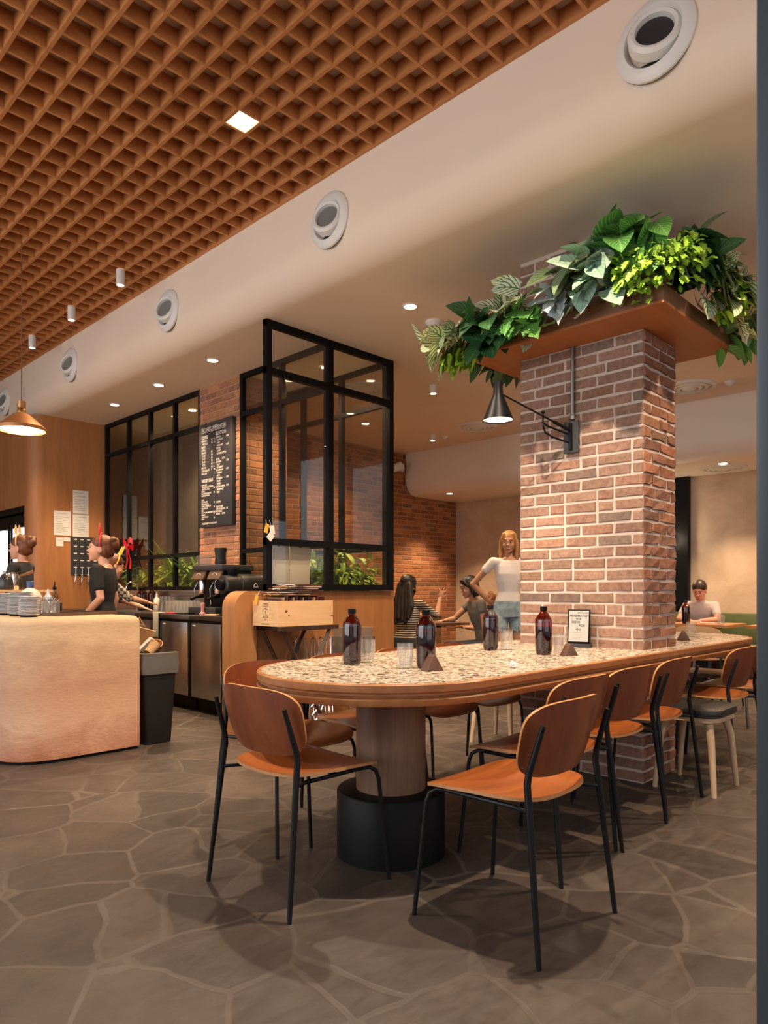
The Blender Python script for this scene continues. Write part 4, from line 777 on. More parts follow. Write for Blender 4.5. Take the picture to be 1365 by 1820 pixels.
# notices and rack on the timber wall
def paper(x, z, w, h, label, tbl=0):
    o = thing('paper_notice', label, 'notice', (x, 9.146, z), 0, 'paper notices on the timber wall')
    MB().bbox((-w / 2, -.003, -h / 2), (w / 2, 0, h / 2)).build('sheet', 'paper', o); m = MB()
    rp = random.Random(int(x * 999 + z * 77))
    for k in range(int(h / .022) - 2):
        if rp.random() < .75: m.bbox((-w * .4, -.0038, h / 2 - .03 - k * .022), (-w * .4 + w * rp.uniform(.3, .8), -.0031, h / 2 - .035 - k * .022))
    if m.v: m.build('print', 'ink_grey', o)
for a_ in ((3.505, 1.985, .21, .31, 'white notice sheet, left of the pair on the timber wall'), (3.735, 2.27, .20, .30, 'topmost white notice sheet on the timber wall'), (3.735, 1.965, .205, .29, 'white sheet with a printed table, below the topmost notice'), (3.47, 1.745, .09, .11, 'small white note below the left notice'), (3.56, 1.78, .08, .05, 'smallest white slip beside the small note')): paper(*a_)
o = thing('hanging_rack', 'black rack panel on the timber wall with utensils hanging below', 'rack', (3.77, 9.13, 1.58)); MB().bbox((-.16, 0, -.24), (.20, .018, .24)).build('panel', 'menu_black', o)
m = MB(); 
for i in range(4):
    for j in range(5): m.bbox((-.13 + i * .085, -.004, .20 - j * .09), (-.09 + i * .085, 0, .213 - j * .09))
m.build('label', 'paper', o)
for i in range(4): MB().tube([(-.11 + i * .08, -.02, -.16), (-.115 + i * .08, -.03, -.25), (-.13 + i * .085, -.03, -.34)], .007, 6).ball((-.112 + i * .08, -.03, -.25), (.02, .015, .02), 10, 8).build('utensil', 'chrome', o, smooth=True)
# red ribbon bow
o = thing('ribbon_bow', 'shiny red ribbon bow on the window behind the barista', 'bow', (4.03, 8.36, 1.68))
for s in (-1, 1):
    m = MB(); pts = [(0, 0), (.05, .06), (.12, .11), (.16, .07), (.13, -.02), (.06, -.03), (0, 0)]
    for i in range(len(pts)): 
        for wz in (-.035, .035): m.v.append((-.03 - .03 * math.sin(i), s * pts[i][0] * .75, pts[i][1] * .7 + wz * (1 if 0 < i < 6 else .3)))
    for i in range(len(pts) - 1): m.face([2 * i, 2 * i + 1, 2 * i + 3, 2 * i + 2])
    m.build('loop', 'red_satin', o, smooth=True, recalc=False)
    m = MB(); 
    for i in range(6):
        for wy in (-.022, .022): m.v.append((-.03 - .01 * math.sin(i * 1.5), s * (-.01 - .011 * i) * (1.0 if s > 0 else 1) + wy, -.01 - .055 * i + wy * .3 * s))
    for i in range(5): m.face([2 * i, 2 * i + 1, 2 * i + 3, 2 * i + 2])
    m.build('tail', 'red_satin', o, smooth=True, recalc=False)
MB().ball((-.035, 0, 0), (.02, .022, .025)).build('knot', 'red_satin', o, smooth=True)
# cream boards clipped behind the partition, tags on its post
for i, (x, l) in enumerate(((3.53, 'cream board clipped to the lower partition glass, left one'), (3.755, 'cream board clipped to the lower partition glass, right one'))):
    o = thing('cream_board', l, 'board', (x, 4.675, 1.17), 0, 'cream boards on the partition'); MB().bbox((-.108, -.004, 0), (.108, .004, .34)).build('sheet', 'paper_warm', o, bevel=.001); MB().bbox((-.012, -.012, .325), (.012, .006, .35)).build('clip', 'black_metal', o)
o = thing('hanging_tag', 'yellow paper tag hanging on the left post of the partition', 'tag', (3.345, 4.595, 1.66)); MB().box((0, -.01, -.03), (.035, .002, .075), Matrix.Rotation(.25, 3, 'Y')).build('card', 'yellow_tag', o); MB().tube([(0, 0, .04), (0, -.008, 0)], .0015, 5).build('string', 'chalk', o)
o = thing('hanging_tag', 'white paper tags hanging on the left post of the partition', 'tag', (3.375, 4.59, 1.62)); MB().box((.02, -.012, 0), (.045, .002, .07), Matrix.Rotation(-.2, 3, 'Y')).box((0, -.016, -.055), (.055, .002, .06), Matrix.Rotation(.7, 3, 'Y')).build('card', 'paper', o); MB().tube([(0, 0, .08), (.015, -.01, .02)], .0015, 5).build('string', 'chalk', o)
# ---------------------------------------------------------------- plaster counter and what stands on it
KX0, KX1, KY0, KY1, KZ = 1.50, 2.38, 4.77, 9.0, .955
o = thing('plaster_counter', 'rounded pink beige plaster counter block at the left of the view', 'counter', (KX0, KY0, 0))
def rc(off): 
    a, b, c_, d = off, off, KX1 - KX0 - off, KY1 - KY0 - off; R1, R2 = .30 - off, max(.03 - off * .3, .008); out = []
    for i in range(13): t = PI + PI / 2 * i / 12; out.append((a + R1 + R1 * math.cos(t), b + R1 + R1 * math.sin(t)))
    for i in range(5): t = 1.5 * PI + PI / 2 * i / 4; out.append((c_ - R2 + R2 * math.cos(t), b + R2 + R2 * math.sin(t)))
    return out + [(c_, d), (a, d)]
def rings(prof, fn):
    mb = MB(); n = len(fn(0))
    for off, z in prof: mb.v += [(p[0], p[1], z) for p in fn(off)]
    for i in range(len(prof) - 1):
        for k in range(n): k2 = (k + 1) % n; mb.face([i * n + k, i * n + k2, (i + 1) * n + k2, (i + 1) * n + k])
    mb.face(list(range(n))[::-1]); mb.face([(len(prof) - 1) * n + k for k in range(n)]); return mb
rings([(0, .022), (0, KZ - .05)] + [(.05 - .05 * math.cos(t), KZ - .05 + .05 * math.sin(t)) for t in (.3, .6, .9, 1.2, 1.57)], rc).build('body', 'counter_plaster', o, smooth=True)
rings([(.012, 0), (.012, .024)], rc).build('kick_strip', 'black_metal', o)
def P(px, py, z):
    d = 1244.7 * (1.14 - z) / (py - 1048); l = (px - 682.5) / 1244.7 * d; c, s = math.cos(R(AZ)), math.sin(R(AZ)); return (d * c + l * s, d * s - l * c)
rnd = random.Random(3)
def plates(x, y, r, n, dz, z, lab, group):
    pm = MB().lathe([(r * .45, 0), (r * .6, .002), (r * .97, .010), (r, .012), (r * .97, .0135), (r * .6, .005), (.0001, .004)], 32).build('plate', 'ceramic', smooth=True, loc=(x, y, z)); tag(pm, lab, 'plate', group)
    for i in range(1, n):
        q = pm.copy(); COL.objects.link(q); q.location = (x + rnd.uniform(-.002, .002), y + rnd.uniform(-.002, .002), z + dz * i)
        if i == n - 1: q['label'] = lab.replace('small grey plate in', 'top plate of')
    pm['label'] = lab.replace('small grey plate in', 'bottom plate of')
for (x, y, r_, n_, w) in ((1.70, 5.01, .066, 13, 'nearest and lowest'), (1.735, 5.28, .085, 16, 'middle and tallest'), (1.74, 5.56, .085, 15, 'farthest, leftmost')):
    tag(MB().lathe([(r_ * .8, 0), (r_ * .8, .006), (r_ * .6, .008)], 24).build('coaster', 'black_metal', loc=(x, y, KZ)), 'black round mat under the %s stack of plates' % w, 'mat')
    plates(x, y, r_, n_, .0098, KZ + .008, 'small grey plate in the %s of three stacks on the counter' % w, 'small plates in the %s stack' % w)
def tray(x, y, rz, w, d, z, label, m='brown_board', name='serving_board'):
    o = thing(name, label, 'tray', (x, y, z), rz); MB().prism(rrect(-w / 2, -d / 2, w / 2, d / 2, .03), 2, 0, .008).build('base', m, o, smooth=True)
    mb = MB(); 
    for a, b in ((rrect(-w / 2, -d / 2, w / 2, d / 2, .03), rrect(-w / 2 + .012, -d / 2 + .012, w / 2 - .012, d / 2 - .012, .022)),):
        n = len(a); mb.v += [(p[0], p[1], .008) for p in a] + [(p[0] , p[1], .022) for p in a] + [(p[0], p[1], .022) for p in b] + [(p[0], p[1], .008) for p in b]
        for i in range(3):
            for k in range(n): k2 = (k + 1) % n; mb.face([i * n + k, i * n + k2, (i + 1) * n + k2, (i + 1) * n + k])
    mb.build('rim', m, o, smooth=True); return o
tray(2.08, 5.26, R(20), .55, .38, KZ, 'dark brown serving tray at the right end of the plaster counter')
tray(2.0, 5.75, R(10), .42, .30, KZ, 'dark brown serving board behind the tray on the counter')
def jar(x, y, z, label):
    o = thing('cutlery_jar', label, 'jar', (x, y, z)); MB().lathe([(.045, 0), (.055, .01), (.058, .09), (.060, .105), (.055, .105), (.052, .012), (.0001, .006)], 28).build('glass', 'clear_glass', o, smooth=True)
    for i in range(9):
        a = rnd.uniform(0, 6.28); t = V((math.cos(a) * .055, math.sin(a) * .055, .10 + rnd.uniform(0, .045))); b = V((-math.cos(a) * .03, -math.sin(a) * .03, .012)); MB().tube([tuple(b), tuple(t)], [.003, .0022], 6).ball(tuple(b + V((0, 0, .008))), (.010, .008, .014), 8, 6).build('spoon', 'chrome', o, smooth=True)
jar(*P(91, 1094, KZ), KZ, 'glass jar of steel spoons beside the plates')
jar(1.93, 5.32, KZ, 'second glass jar of cutlery behind the first, on the counter')
o = thing('milk_jug', 'white plastic milk jug with dark blue cap behind the plates', 'jug', (1.95, 5.72, KZ), R(40))
rings([(.01, 0), (0, .01), (0, .13), (.012, .16), (.035, .185), (.052, .20)], lambda off: rrect(-.075 + off, -.06 + off * .8, .075 - off, .06 - off * .8, .018)).build('body', 'milk', o, smooth=True)
MB().lathe([(.024, .198), (.026, .20), (.026, .245), (.022, .25), (.0001, .25)], 20).build('cap', 'blue_plastic', o, smooth=True); MB().box((.0, -.061, .12), (.07, .002, .012)).build('label', 'label_ink', o); MB().box((.0, -.0612, .055), (.09, .002, .07)).build('label', 'brown_board', o); MB().tube([(.075, 0, .17), (.10, 0, .15), (.10, 0, .08), (.075, 0, .05)], .008, 8).build('handle', 'milk', o, smooth=True)
def vessel(name, x, y, z, prof, m, label, cat, cap=None, capm='black_metal', group=None, n=24):
    o = thing(name, label, cat, (x, y, z), 0, group); MB().lathe(prof, n).build('body', m, o, smooth=True)
    if cap: MB().lathe(cap, 20).build('cap', capm, o, smooth=True)
    return o
x, y = P(93, 1087, KZ); vessel('squeeze_bottle', 2.02, 5.55, KZ, [(.032, 0), (.034, .005), (.034, .10), (.03, .115)], 'sauce', 'squeeze bottle of dark sauce with a grey nozzle on the counter', 'bottle', [(.034, .112), (.033, .13), (.012, .15), (.004, .19), (.0001, .19)], 'ceramic')
vessel('oil_bottle', 2.02, 5.42, KZ, [(.034, 0), (.038, .006), (.038, .11), (.028, .14), (.013, .165), (.012, .19)], 'bottle_clear', 'clear glass oil bottle with black pourer beside the squeeze bottle', 'bottle', [(.014, .185), (.014, .205), (.005, .21), (.004, .245), (.0001, .245)])
vessel('oil_bottle', 2.08, 5.52, KZ, [(.03, 0), (.032, .006), (.032, .085), (.0001, .085)], 'sauce', 'short jar of dark syrup behind the oil bottle', 'jar')
o = thing('wooden_riser', 'raised wooden shelf on the counter carrying jugs', 'shelf', (2.0, 6.22, KZ), 0); MB().bbox((-.2, -.28, .165), (.2, .28, .185)).build('shelf_board', 'pine', o)
for sx in (-.17, .17):
    for sy in (-.25, .25): MB().bbox((sx - .015, sy - .015, 0), (sx + .015, sy + .015, .165)).build('leg', 'pine', o)
RZ = KZ + .185
o = thing('steel_pitcher', 'tall steel milk pitcher with a wood handle on the raised shelf', 'pitcher', (1.95, 6.12, RZ)); MB().lathe([(.045, 0), (.047, .004), (.046, .08), (.038, .12), (.042, .14), (.039, .14), (.035, .12)], 28).build('body', 'chrome', o, smooth=True); MB().tube([(.045, -.01, .11), (.09, -.02, .125), (.15, -.04, .15)], [.006, .010, .014], 8).build('handle', 'brown_wood', o, smooth=True)
for i, (x, y) in enumerate(((1.87, 6.34), (1.88, 6.05), (2.05, 6.34))):
    o = thing('black_jug', ['black kettle at the left edge on the raised shelf', 'black lidded jug left of the steel pitcher', 'black jug behind the steel pitcher'][i], 'jug', (x, y, RZ), .6 * i, 'black jugs on the raised shelf'); MB().lathe([(.055, 0), (.06, .01), (.05, .08), (.03, .12), (.012, .13), (.0001, .135)], 24).build('body', 'bag_black', o, smooth=True); MB().tube([(.05, 0, .09), (.09, 0, .09), (.095, 0, .04), (.06, 0, .02)], .007, 8).build('handle', 'chrome', o, smooth=True)
o = thing('paper_cup', 'white takeaway box with a wooden stirrer near the barista', 'box', (2.20, 6.05, KZ)); MB().bbox((-.04, -.05, 0), (.05, .05, .075)).build('box', 'paper', o, bevel=.004); MB().tube([(-.03, 0, .05), (.01, .01, .15)], .004, 6).build('stirrer', 'pine', o)
# bin
o = thing('waste_bin', 'tall black waste bin full of paper cups beside the counter', 'bin', (2.545, 4.98, 0))
rings([(.035, 0), (.03, .01), (.0, .60), (-.008, .605), (-.008, .64), (.0, .645)], lambda off: rrect(-.135 + off, -.19 + off, .135 - off, .19 - off, .03)).build('body', 'rubber_black', o, smooth=True)
rings([(-.012, .52), (-.016, .58), (-.012, .64), (-.014, .672), (.006, .675), (.01, .60)], lambda off: rrect(-.135 + off, -.19 + off, .135 - off, .19 - off, .03)).build('liner', 'bin_liner', o, smooth=True)
for i, (x, y, a, b, l) in enumerate(((-.03, -.10, .9, .3, 'crumpled takeaway cup at the front of the bin'), (.05, -.02, -.8, 1.2, 'tipped cardboard cup on top of the full bin'), (-.06, .08, .5, 2.2, 'cardboard cup at the back of the bin'))):
    rot = Matrix.Rotation(b, 3, 'Z') @ Matrix.Rotation(a, 3, 'Y'); q = MB().lathe([(.03, -.05), (.042, .05), (.044, .052), (.039, .05), (.028, -.045)], 20, rot=rot).build('paper_cup', 'cardboard', smooth=True, loc=(2.545 + x, 4.98 + y, .70)); tag(q, l, 'cup', 'discarded cups in the bin')
q = MB().box((0, 0, 0), (.17, .012, .20), Matrix.Rotation(.5, 3, 'X') @ Matrix.Rotation(.3, 3, 'Y')).build('cardboard_sheet', 'cardboard', loc=(2.50, 5.03, .76)); tag(q, 'folded brown cardboard sheet sticking out of the bin', 'cardboard')
q = MB().prism([(-.10, 0), (.11, 0), (.08, .11), (-.06, .12)], 1, -.012, .012).build('paper_bag', 'paper', smooth=False, loc=(2.55, 5.02, .66), rot=(.5, .3, .4)); tag(q, 'white paper bag pushed into the bin between the cups', 'bag')
# stainless undercounter fridges
def fridge(y0, y1, label):
    o = thing('undercounter_fridge', label, 'fridge', (3.42, y0, 0), 0, 'stainless undercounter fridges'); w = y1 - y0
    MB().bbox((.03, .004, .12), (.58, w - .004, .85)).build('body', 'black_metal', o); MB().bbox((.0, 0, .855), (.59, w, .90)).build('worktop', 'steel_dark', o, bevel=.004); MB().bbox((.08, .01, 0), (.56, w - .01, .12)).build('kick_plate', 'black_metal', o)
    for i in range(2):
        d = MB().bbox((.0, .018 + i * w / 2, .14), (.03, w / 2 - .018 + i * w / 2, .83)).build('door', 'steel', o, bevel=.004); MB().bbox((-.004, .018 + i * w / 2 + .0, .14), (.004, .030 + i * w / 2, .83)).build('handle_strip', 'chrome', d); MB().bbox((-.002, w / 2 - .10 + i * w / 2, .80), (-.0005, w / 2 - .05 + i * w / 2, .812)).build('badge', 'paper', d)
for a_, b_, l in ((4.79, 5.89, 'stainless undercounter fridge next to the rounded timber half wall'), (5.90, 7.0, 'stainless undercounter fridge behind the waste bin'), (7.01, 8.1, 'stainless undercounter fridge behind the baristas'), (8.11, 9.13, 'stainless undercounter fridge at the timber wall')): fridge(a_, b_, l)
# coffee grinder
G = .90
o = thing('coffee_grinder', 'black coffee grinder with a fat horizontal barrel and small hopper', 'coffee grinder', (3.66, 5.42, G))
rx = Matrix.Rotation(PI / 2, 3, 'Y')
MB().lathe([(.0001, -.19), (.07, -.19), (.085, -.18), (.088, -.03), (.094, -.025), (.098, 0), (.100, .24), (.09, .255), (.0001, .255)], 36, c=(0, 0, .285), rot=rx).build('barrel', 'leather_black', o, smooth=True)
MB().lathe([(.045, -.235), (.05, -.23), (.05, -.185)], 24, c=(0, 0, .285), rot=rx).build('front_knob', 'black_metal', o, smooth=True)
MB().lathe([(.03, .36), (.038, .37), (.05, .40), (.052, .43), (.046, .432)], 24, c=(-.08, 0, 0)).build('hopper', 'black_metal', o, smooth=True)
MB().bbox((-.06, -.06, 0), (.10, .06, .22)).build('stand', 'black_metal', o, bevel=.01); MB().bbox((-.16, -.09, 0), (.13, .09, .025)).build('base', 'black_metal', o, bevel=.006); MB().lathe([(.03, .12), (.032, .06), (.028, .03)], 20, c=(-.11, 0, 0)).build('dosing_cup', 'steel_dark', o, smooth=True)
MB().bbox((-.0625, -.022, .130), (-.0605, .022, .138)).build('badge', 'chalk', o); MB().tube([(.08, -.101, .275), (.10, -.102, .30), (.12, -.101, .275)], .0022, 5).bbox((.075, -.1025, .262), (.125, -.100, .267)).build('emblem', 'chalk', o)
# espresso machine
o = thing('espresso_machine', 'black two-group espresso machine with chrome group heads under the menu board', 'espresso machine', (3.72, 5.86, G))
MB().bbox((-.02, -.25, .03), (.20, .25, .42)).build('body', 'black_metal', o, bevel=.012); MB().bbox((-.14, -.26, .42), (.22, .26, .475)).build('top_tray', 'menu_black', o, bevel=.008); MB().bbox((-.20, -.24, .0), (-.02, .24, .075)).build('drip_tray', 'menu_black', o, bevel=.008)
MB().lathe([(.05, .475), (.055, .50), (.05, .56), (.056, .60), (.058, .64), (.05, .645)], 24, c=(.0, -.02, 0)).build('bean_hopper', 'rubber_black', o, smooth=True)
for yy in (-.14, .14):
    h = MB().box((-.13, yy, .385), (.02, .21, .11), Matrix.Rotation(.45, 3, 'Y')).build('display_panel', 'brown_board', o, bevel=.004); MB().tube([(-.146, yy + .045, .378), (-.140, yy + .02, .392), (-.140, yy, .398), (-.140, yy - .02, .392), (-.146, yy - .045, .378)], .0022, 5).build('emblem', 'chalk', h)
    g_ = MB().lathe([(.032, .20), (.034, .21), (.034, .32), (.028, .335)], 24, c=(-.12, yy - .03, 0)).build('group_head', 'chrome', o, smooth=True); MB().tube([(-.12, yy - .03, .185), (-.20, yy - .05, .17), (-.26, yy - .06, .15)], [.024, .012, .015], 12).build('portafilter', 'black_metal', g_, smooth=True); MB().tube([(-.10, yy + .07, .33), (-.14, yy + .08, .25), (-.13, yy + .08, .10)], .005, 8).build('steam_wand', 'chrome', o, smooth=True)
tag(MB().bbox((-.10, -.13, 0), (-.095, .13, .10)).build('splash_guard', 'clear_plastic', loc=(3.72, 5.98, G + .475)), 'clear plastic guard standing on the espresso machine', 'guard')
# small things on the worktop
gl = MB().lathe([(.026, 0), (.03, .004), (.036, .12), (.034, .12), (.028, .008), (.0001, .006)], 20).build('tumbler', 'clear_glass', smooth=True, loc=(3.93, 6.62, G)); tag(gl, 'back row clear tumbler nearest the espresso machine', 'glass', 'clear tumblers along the splashback')
for i in range(1, 14): q = gl.copy(); COL.objects.link(q); q.location = (3.93 - .09 * (i % 2), 6.62 + .075 * (i // 2), G); q['label'] = 'clear tumbler in the %s row along the steel splashback' % ('front' if i % 2 else 'back')
for i in range(3): vessel('shaker_tin', 3.93, 7.20 + i * .085, G, [(.036, 0), (.038, .003), (.028, .16), (.03, .163), (.0001, .163)], 'chrome', ['steel shaker tin nearest the tumblers', 'middle steel shaker tin on the worktop', 'steel shaker tin next to the white bottle'][i], 'tin', group='steel shaker tins')
vessel('soap_bottle', 3.92, 7.48, G, [(.034, 0), (.036, .006), (.034, .13), (.014, .155), (.012, .165)], 'milk', 'white pump bottle by the sink', 'bottle', [(.014, .16), (.014, .185), (.005, .19), (.004, .215), (.0001, .215)], 'milk')
for i, (x, y, l) in enumerate(((3.92, 7.60, 'brown glass bottle under the bow, right one of the pair at the sink'), (3.80, 7.62, 'brown glass bottle the reaching barista touches'), (3.90, 7.76, 'brown glass bottle at the back of the sink'))): bottle(x, y, G, l, .12, 'brown bottles by the bar sink')
o = thing('tap', 'curved chrome tap rising over the bar sink', 'tap', (3.95, 8.0, G)); MB().tube([(0, 0, 0), (0, 0, .25), (-.03, 0, .31), (-.09, 0, .335), (-.14, 0, .30), (-.15, 0, .25)], .010, 10).build('spout', 'chrome', o, smooth=True); MB().lathe([(.022, 0), (.022, .03), (.012, .035)], 16).build('base', 'chrome', o, smooth=True)
o = thing('tea_towel', 'pale green towel hanging over the worktop edge', 'towel', (3.405, 6.52, .905)); MB().bbox((-.004, -.05, -.24), (.004, .05, .002)).bbox((-.004, -.05, 0), (.09, .05, .008)).build('cloth', 'towel', o, bevel=.003)
o = thing('tamper', 'pink handled tamper on the worktop edge', 'tamper', (3.50, 5.80, G)); MB().lathe([(.030, 0), (.030, .018), (.018, .03), (.014, .07), (.022, .10), (.020, .115), (.0001, .12)], 20).build('handle', 'pink', o, smooth=True)
tag(MB().box((0, 0, .008), (.05, .16, .016)).build('red_cloth', 'red_felt', bevel=.004, loc=(3.50, 6.38, G)), 'folded red cloth on the worktop', 'cloth'); tag(MB().box((0, 0, .008), (.05, .16, .014)).build('knock_mat', 'rubber_black', bevel=.004, loc=(3.50, 6.18, G)), 'flat black mat on the worktop beside the red cloth', 'mat')
tag(MB().lathe([(.04, 0), (.045, .01), (.045, .02), (.0001, .022)], 20).build('round_lid', 'black_metal', smooth=True, loc=(3.52, 6.02, G)), 'round black lid on the worktop left of the pink tamper', 'lid'); tag(MB().box((0, 0, .008), (.07, .12, .016), .4).build('wooden_block', 'pine', bevel=.003, loc=(3.48, 5.60, G)), 'small wooden board on the worktop right of the tamper', 'board')
o = thing('utensil_tray', 'shallow steel tray of small tools in front of the grinder', 'tray', (3.50, 5.16, G)); MB().bbox((-.05, -.12, 0), (.07, .12, .006)).build('base', 'steel', o); MB().tube([(-.05, -.12, .02), (.07, -.12, .02), (.07, .12, .02), (-.05, .12, .02), (-.05, -.12, .02)], .004, 6).build('rim', 'chrome', o); MB().lathe([(.016, .006), (.016, .05), (.006, .055), (.0001, .07)], 14).build('shaker', 'chrome', o, smooth=True)
o = thing('hanging_bag', 'brown cloth bags hanging in the dark gap behind the bin', 'bag', (2.95, 5.95, .45)); MB().prism([(-.10, 0), (.10, 0), (.06, .36), (-.03, .40)], 1, -.04, .04).build('bag', 'brown_board', o, bevel=.02); MB().tube([(-.03, 0, .38), (0, 0, .44), (.05, 0, .36)], .006, 6).build('strap', 'cardboard', o)
# drinks fridges in the recess at far left
for i, y_ in enumerate((9.42, 10.16, 10.90)):
    o = thing('drinks_fridge', ['tall lit drinks fridge nearest the timber corner', 'second tall lit drinks fridge in the recess', 'third tall lit drinks fridge, at the left edge of the view'][i], 'fridge', (3.2, y_, 0), 0, 'lit drinks fridges')
    MB().bbox((.70, 0, 0), (.74, .72, 2.12)).bbox((.02, 0, 0), (.74, .02, 2.12)).bbox((.02, .70, 0), (.74, .72, 2.12)).bbox((.02, .02, 2.0), (.70, .70, 2.12)).bbox((.02, .02, 0), (.7, .70, .25)).build('cabinet', 'black_metal', o)
    MB().bbox((.66, .03, .26), (.69, .69, 1.98)).bbox((.03, .685, .26), (.66, .698, 1.98)).build('light_panel', 'fridge_glow', o); d = MB();  # inner liner made to glow, standing in for light inside the cabinet
    for a_, b_ in (((.02, .25), (.06, 2.0)), ((.66, .25), (.70, 2.0)), ((.06, .25), (.66, .30)), ((.06, 1.95), (.66, 2.0))): d.bbox((0, a_[0], a_[1]), (.018, b_[0], b_[1]))
    d = d.build('door', 'black_metal', o); MB().bbox((.006, .06, .30), (.010, .66, 1.95)).build('pane', 'clear_glass', d)
    for z_ in (.62, 1.0, 1.38): MB().bbox((.08, .03, z_), (.6, .69, z_ + .012)).build('shelf', 'chrome', o)
# wine crate on folding stand
o = thing('tray_stand', 'dark folding wooden stand carrying the wine crate', 'stand', (3.48, 4.40, 0))
for yy in (-.15, .15):
    MB().tube([(-.22, yy, 0), (.24, yy, .83)], .019, 4).build('leg', 'dark_wood', o); MB().tube([(.24, yy * .9, 0), (-.22, yy * .9, .83)], .019, 4).build('leg', 'dark_wood', o)
MB().bbox((-.27, -.18, .825), (.31, -.145, .858)).bbox((-.27, .135, .825), (.31, .17, .858)).build('top_rail', 'dark_wood', o)
for i in range(5): MB().bbox((-.25 + i * .12, -.145, .84), (-.19 + i * .12, .135, .846)).build('strap', 'bag_black', o)
o = thing('wine_crate', 'pale pine wine crate with a stamped end, full of menus', 'crate', (3.20, 4.24, .86)); cw, cdp, chh = .545, .32, .195
MB().bbox((0, 0, 0), (cw, .010, chh)).build('side', 'pine', o); MB().bbox((0, cdp - .01, 0), (cw, cdp, chh)).build('side', 'pine', o); e_ = MB().bbox((0, .01, 0), (.012, cdp - .01, chh)).build('end', 'pine', o); MB().bbox((cw - .012, .01, 0), (cw, cdp - .01, chh)).build('end', 'pine', o); MB().bbox((.012, .01, 0), (cw - .012, cdp - .01, .01)).build('bottom', 'pine', o)
MB().ball((.075, -.0005, .115), (.013, .001, .011), 12, 6).ball((.10, -.0005, .085), (.008, .001, .007), 12, 6).ball((cw - .01, -.0005, .07), (.014, .001, .006), 12, 6).build('knot', 'brown_wood', o)
for s_, z_, sz in (('DOMAINE', .165, .018), ('GRAND CRU', .145, .018), ('2010', .045, .016), ('GRAND VIN', .065, .016), ('BORDEAUX  FRANCE', .012, .013)): text(s_, sz, 'brown_wood', e_, 'stamp', (-.0008, .16, z_), (PI / 2, 0, -PI / 2), 'CENTER', .8)
MB().bbox((-.0008, .12, .085), (0, .20, .088)).bbox((-.0008, .125, .088), (0, .13, .128)).bbox((-.0008, .19, .088), (0, .195, .128)).prism([(.12, .128), (.20, .128), (.16, .14)], 0, -.0008, 0).bbox((-.0008, .155, .095), (0, .165, .115)).build('stamp_emblem', 'brown_wood', e_)
mat('menu_maroon', (.10, .02, .02), .5); mat('menu_brown', (.085, .05, .038), .5)
for i in range(14):
    q = MB().bbox((0, 0, 0), (.006, .21, .20 + .01 * (i % 3))).build('menu', ['menu_maroon', 'menu_brown', 'cardboard'][(i * 5) % 3 if i < 11 else 0], loc=(3.235 + i * .032 + (.0 if i < 8 else .02), 4.29, .872), rot=(0, .12, 0)); tag(q, 'menu standing upright inside the wine crate', 'menu', 'menus standing in the wine crate')
for i in range(6):
    o = thing('clipboard_menu', ['menu board lying flat across the crate, lowest of the pile', 'second menu from the bottom of the pile on the crate', 'third menu from the bottom of the pile on the crate', 'fourth menu from the bottom of the pile on the crate', 'fifth menu, just below the top one on the crate', 'topmost menu of the pile on the crate'][i], 'menu', (3.44 + .03 * (i % 3) + (.04 if i > 1 else -.05), 4.40 + .01 * (i % 2), 1.098 + i * .015), R(-8 + 11 * (i % 3)), 'clip menus piled on the crate')
    MB().box((0, 0, 0), (.33, .22, .006)).build('board', 'menu_maroon' if i % 2 else 'menu_brown', o); MB().box((0, 0, .0055), (.325, .215, .005)).build('sheet', ['cardboard', 'paper_warm', 'menu_brown'][i % 3], o); MB().tube([(-.17, -.09, .003), (-.17, -.03, .009), (-.17, .03, .003), (-.17, .09, .009)], .005, 6).build('ring_clip', 'chrome', o)
o = thing('hanging_tag', 'yellow price tag hanging over the stamped end of the crate', 'tag', (3.19, 4.50, 1.06)); MB().box((-.006, 0, 0), (.002, .04, .075), Matrix.Rotation(.35, 3, 'X')).build('card', 'yellow_tag', o); MB().tube([(-.004, -.01, .03), (.01, -.02, .07)], .0015, 5).build('string', 'chalk', o)
# clear plastic high chairs, stacked
for i in range(3):
    o = thing('high_chair', ['lowest high chair of the stack with clear shell and chrome legs', 'middle high chair of the stack beside the crate', 'topmost high chair of the stack beside the crate'][i], 'high chair', (4.02, 4.30, .075 * i), 0, 'stacked clear high chairs')
    rings([(.03, .50), (.01, .51), (.0, .60), (-.004, .67), (-.015, .675), (-.012, .67), (.006, .60), (.02, .52)], lambda off: rrect(-.14 + off, -.13 + off, .14 - off, .13 - off, .07)).build('seat_shell', 'clear_plastic', o, smooth=True)
    for sx in (-1, 1):
        for sy in (-1, 1): MB().tube([(sx * .26, sy * .24, 0), (sx * .22, sy * .20, .06), (sx * .135, sy * .125, .30), (sx * .13, sy * .12, .60)], .0105, 8).build('leg', 'chrome', o, smooth=True)
for i in range(5):
    o = thing('folding_trestle', ['left bare chrome frame leaning behind the crate stand', 'second bare chrome frame behind the crate stand', 'third chrome frame behind the crate stand', 'fourth chrome frame next to the high chairs', 'rightmost chrome frame next to the high chairs'][i], 'frame', (3.62 + .085 * i, 4.565, 0), 0, 'chrome frames leaning on the half wall')
    MB().tube([(0, -.10, 0), (0, -.04, .05), (0, -.01, .45), (0, 0, .72), (.02, 0, .735), (.04, 0, .72), (.04, -.01, .45), (.04, -.04, .05), (.04, -.10, 0)], .006, 6).build('rod', 'chrome', o, smooth=True)
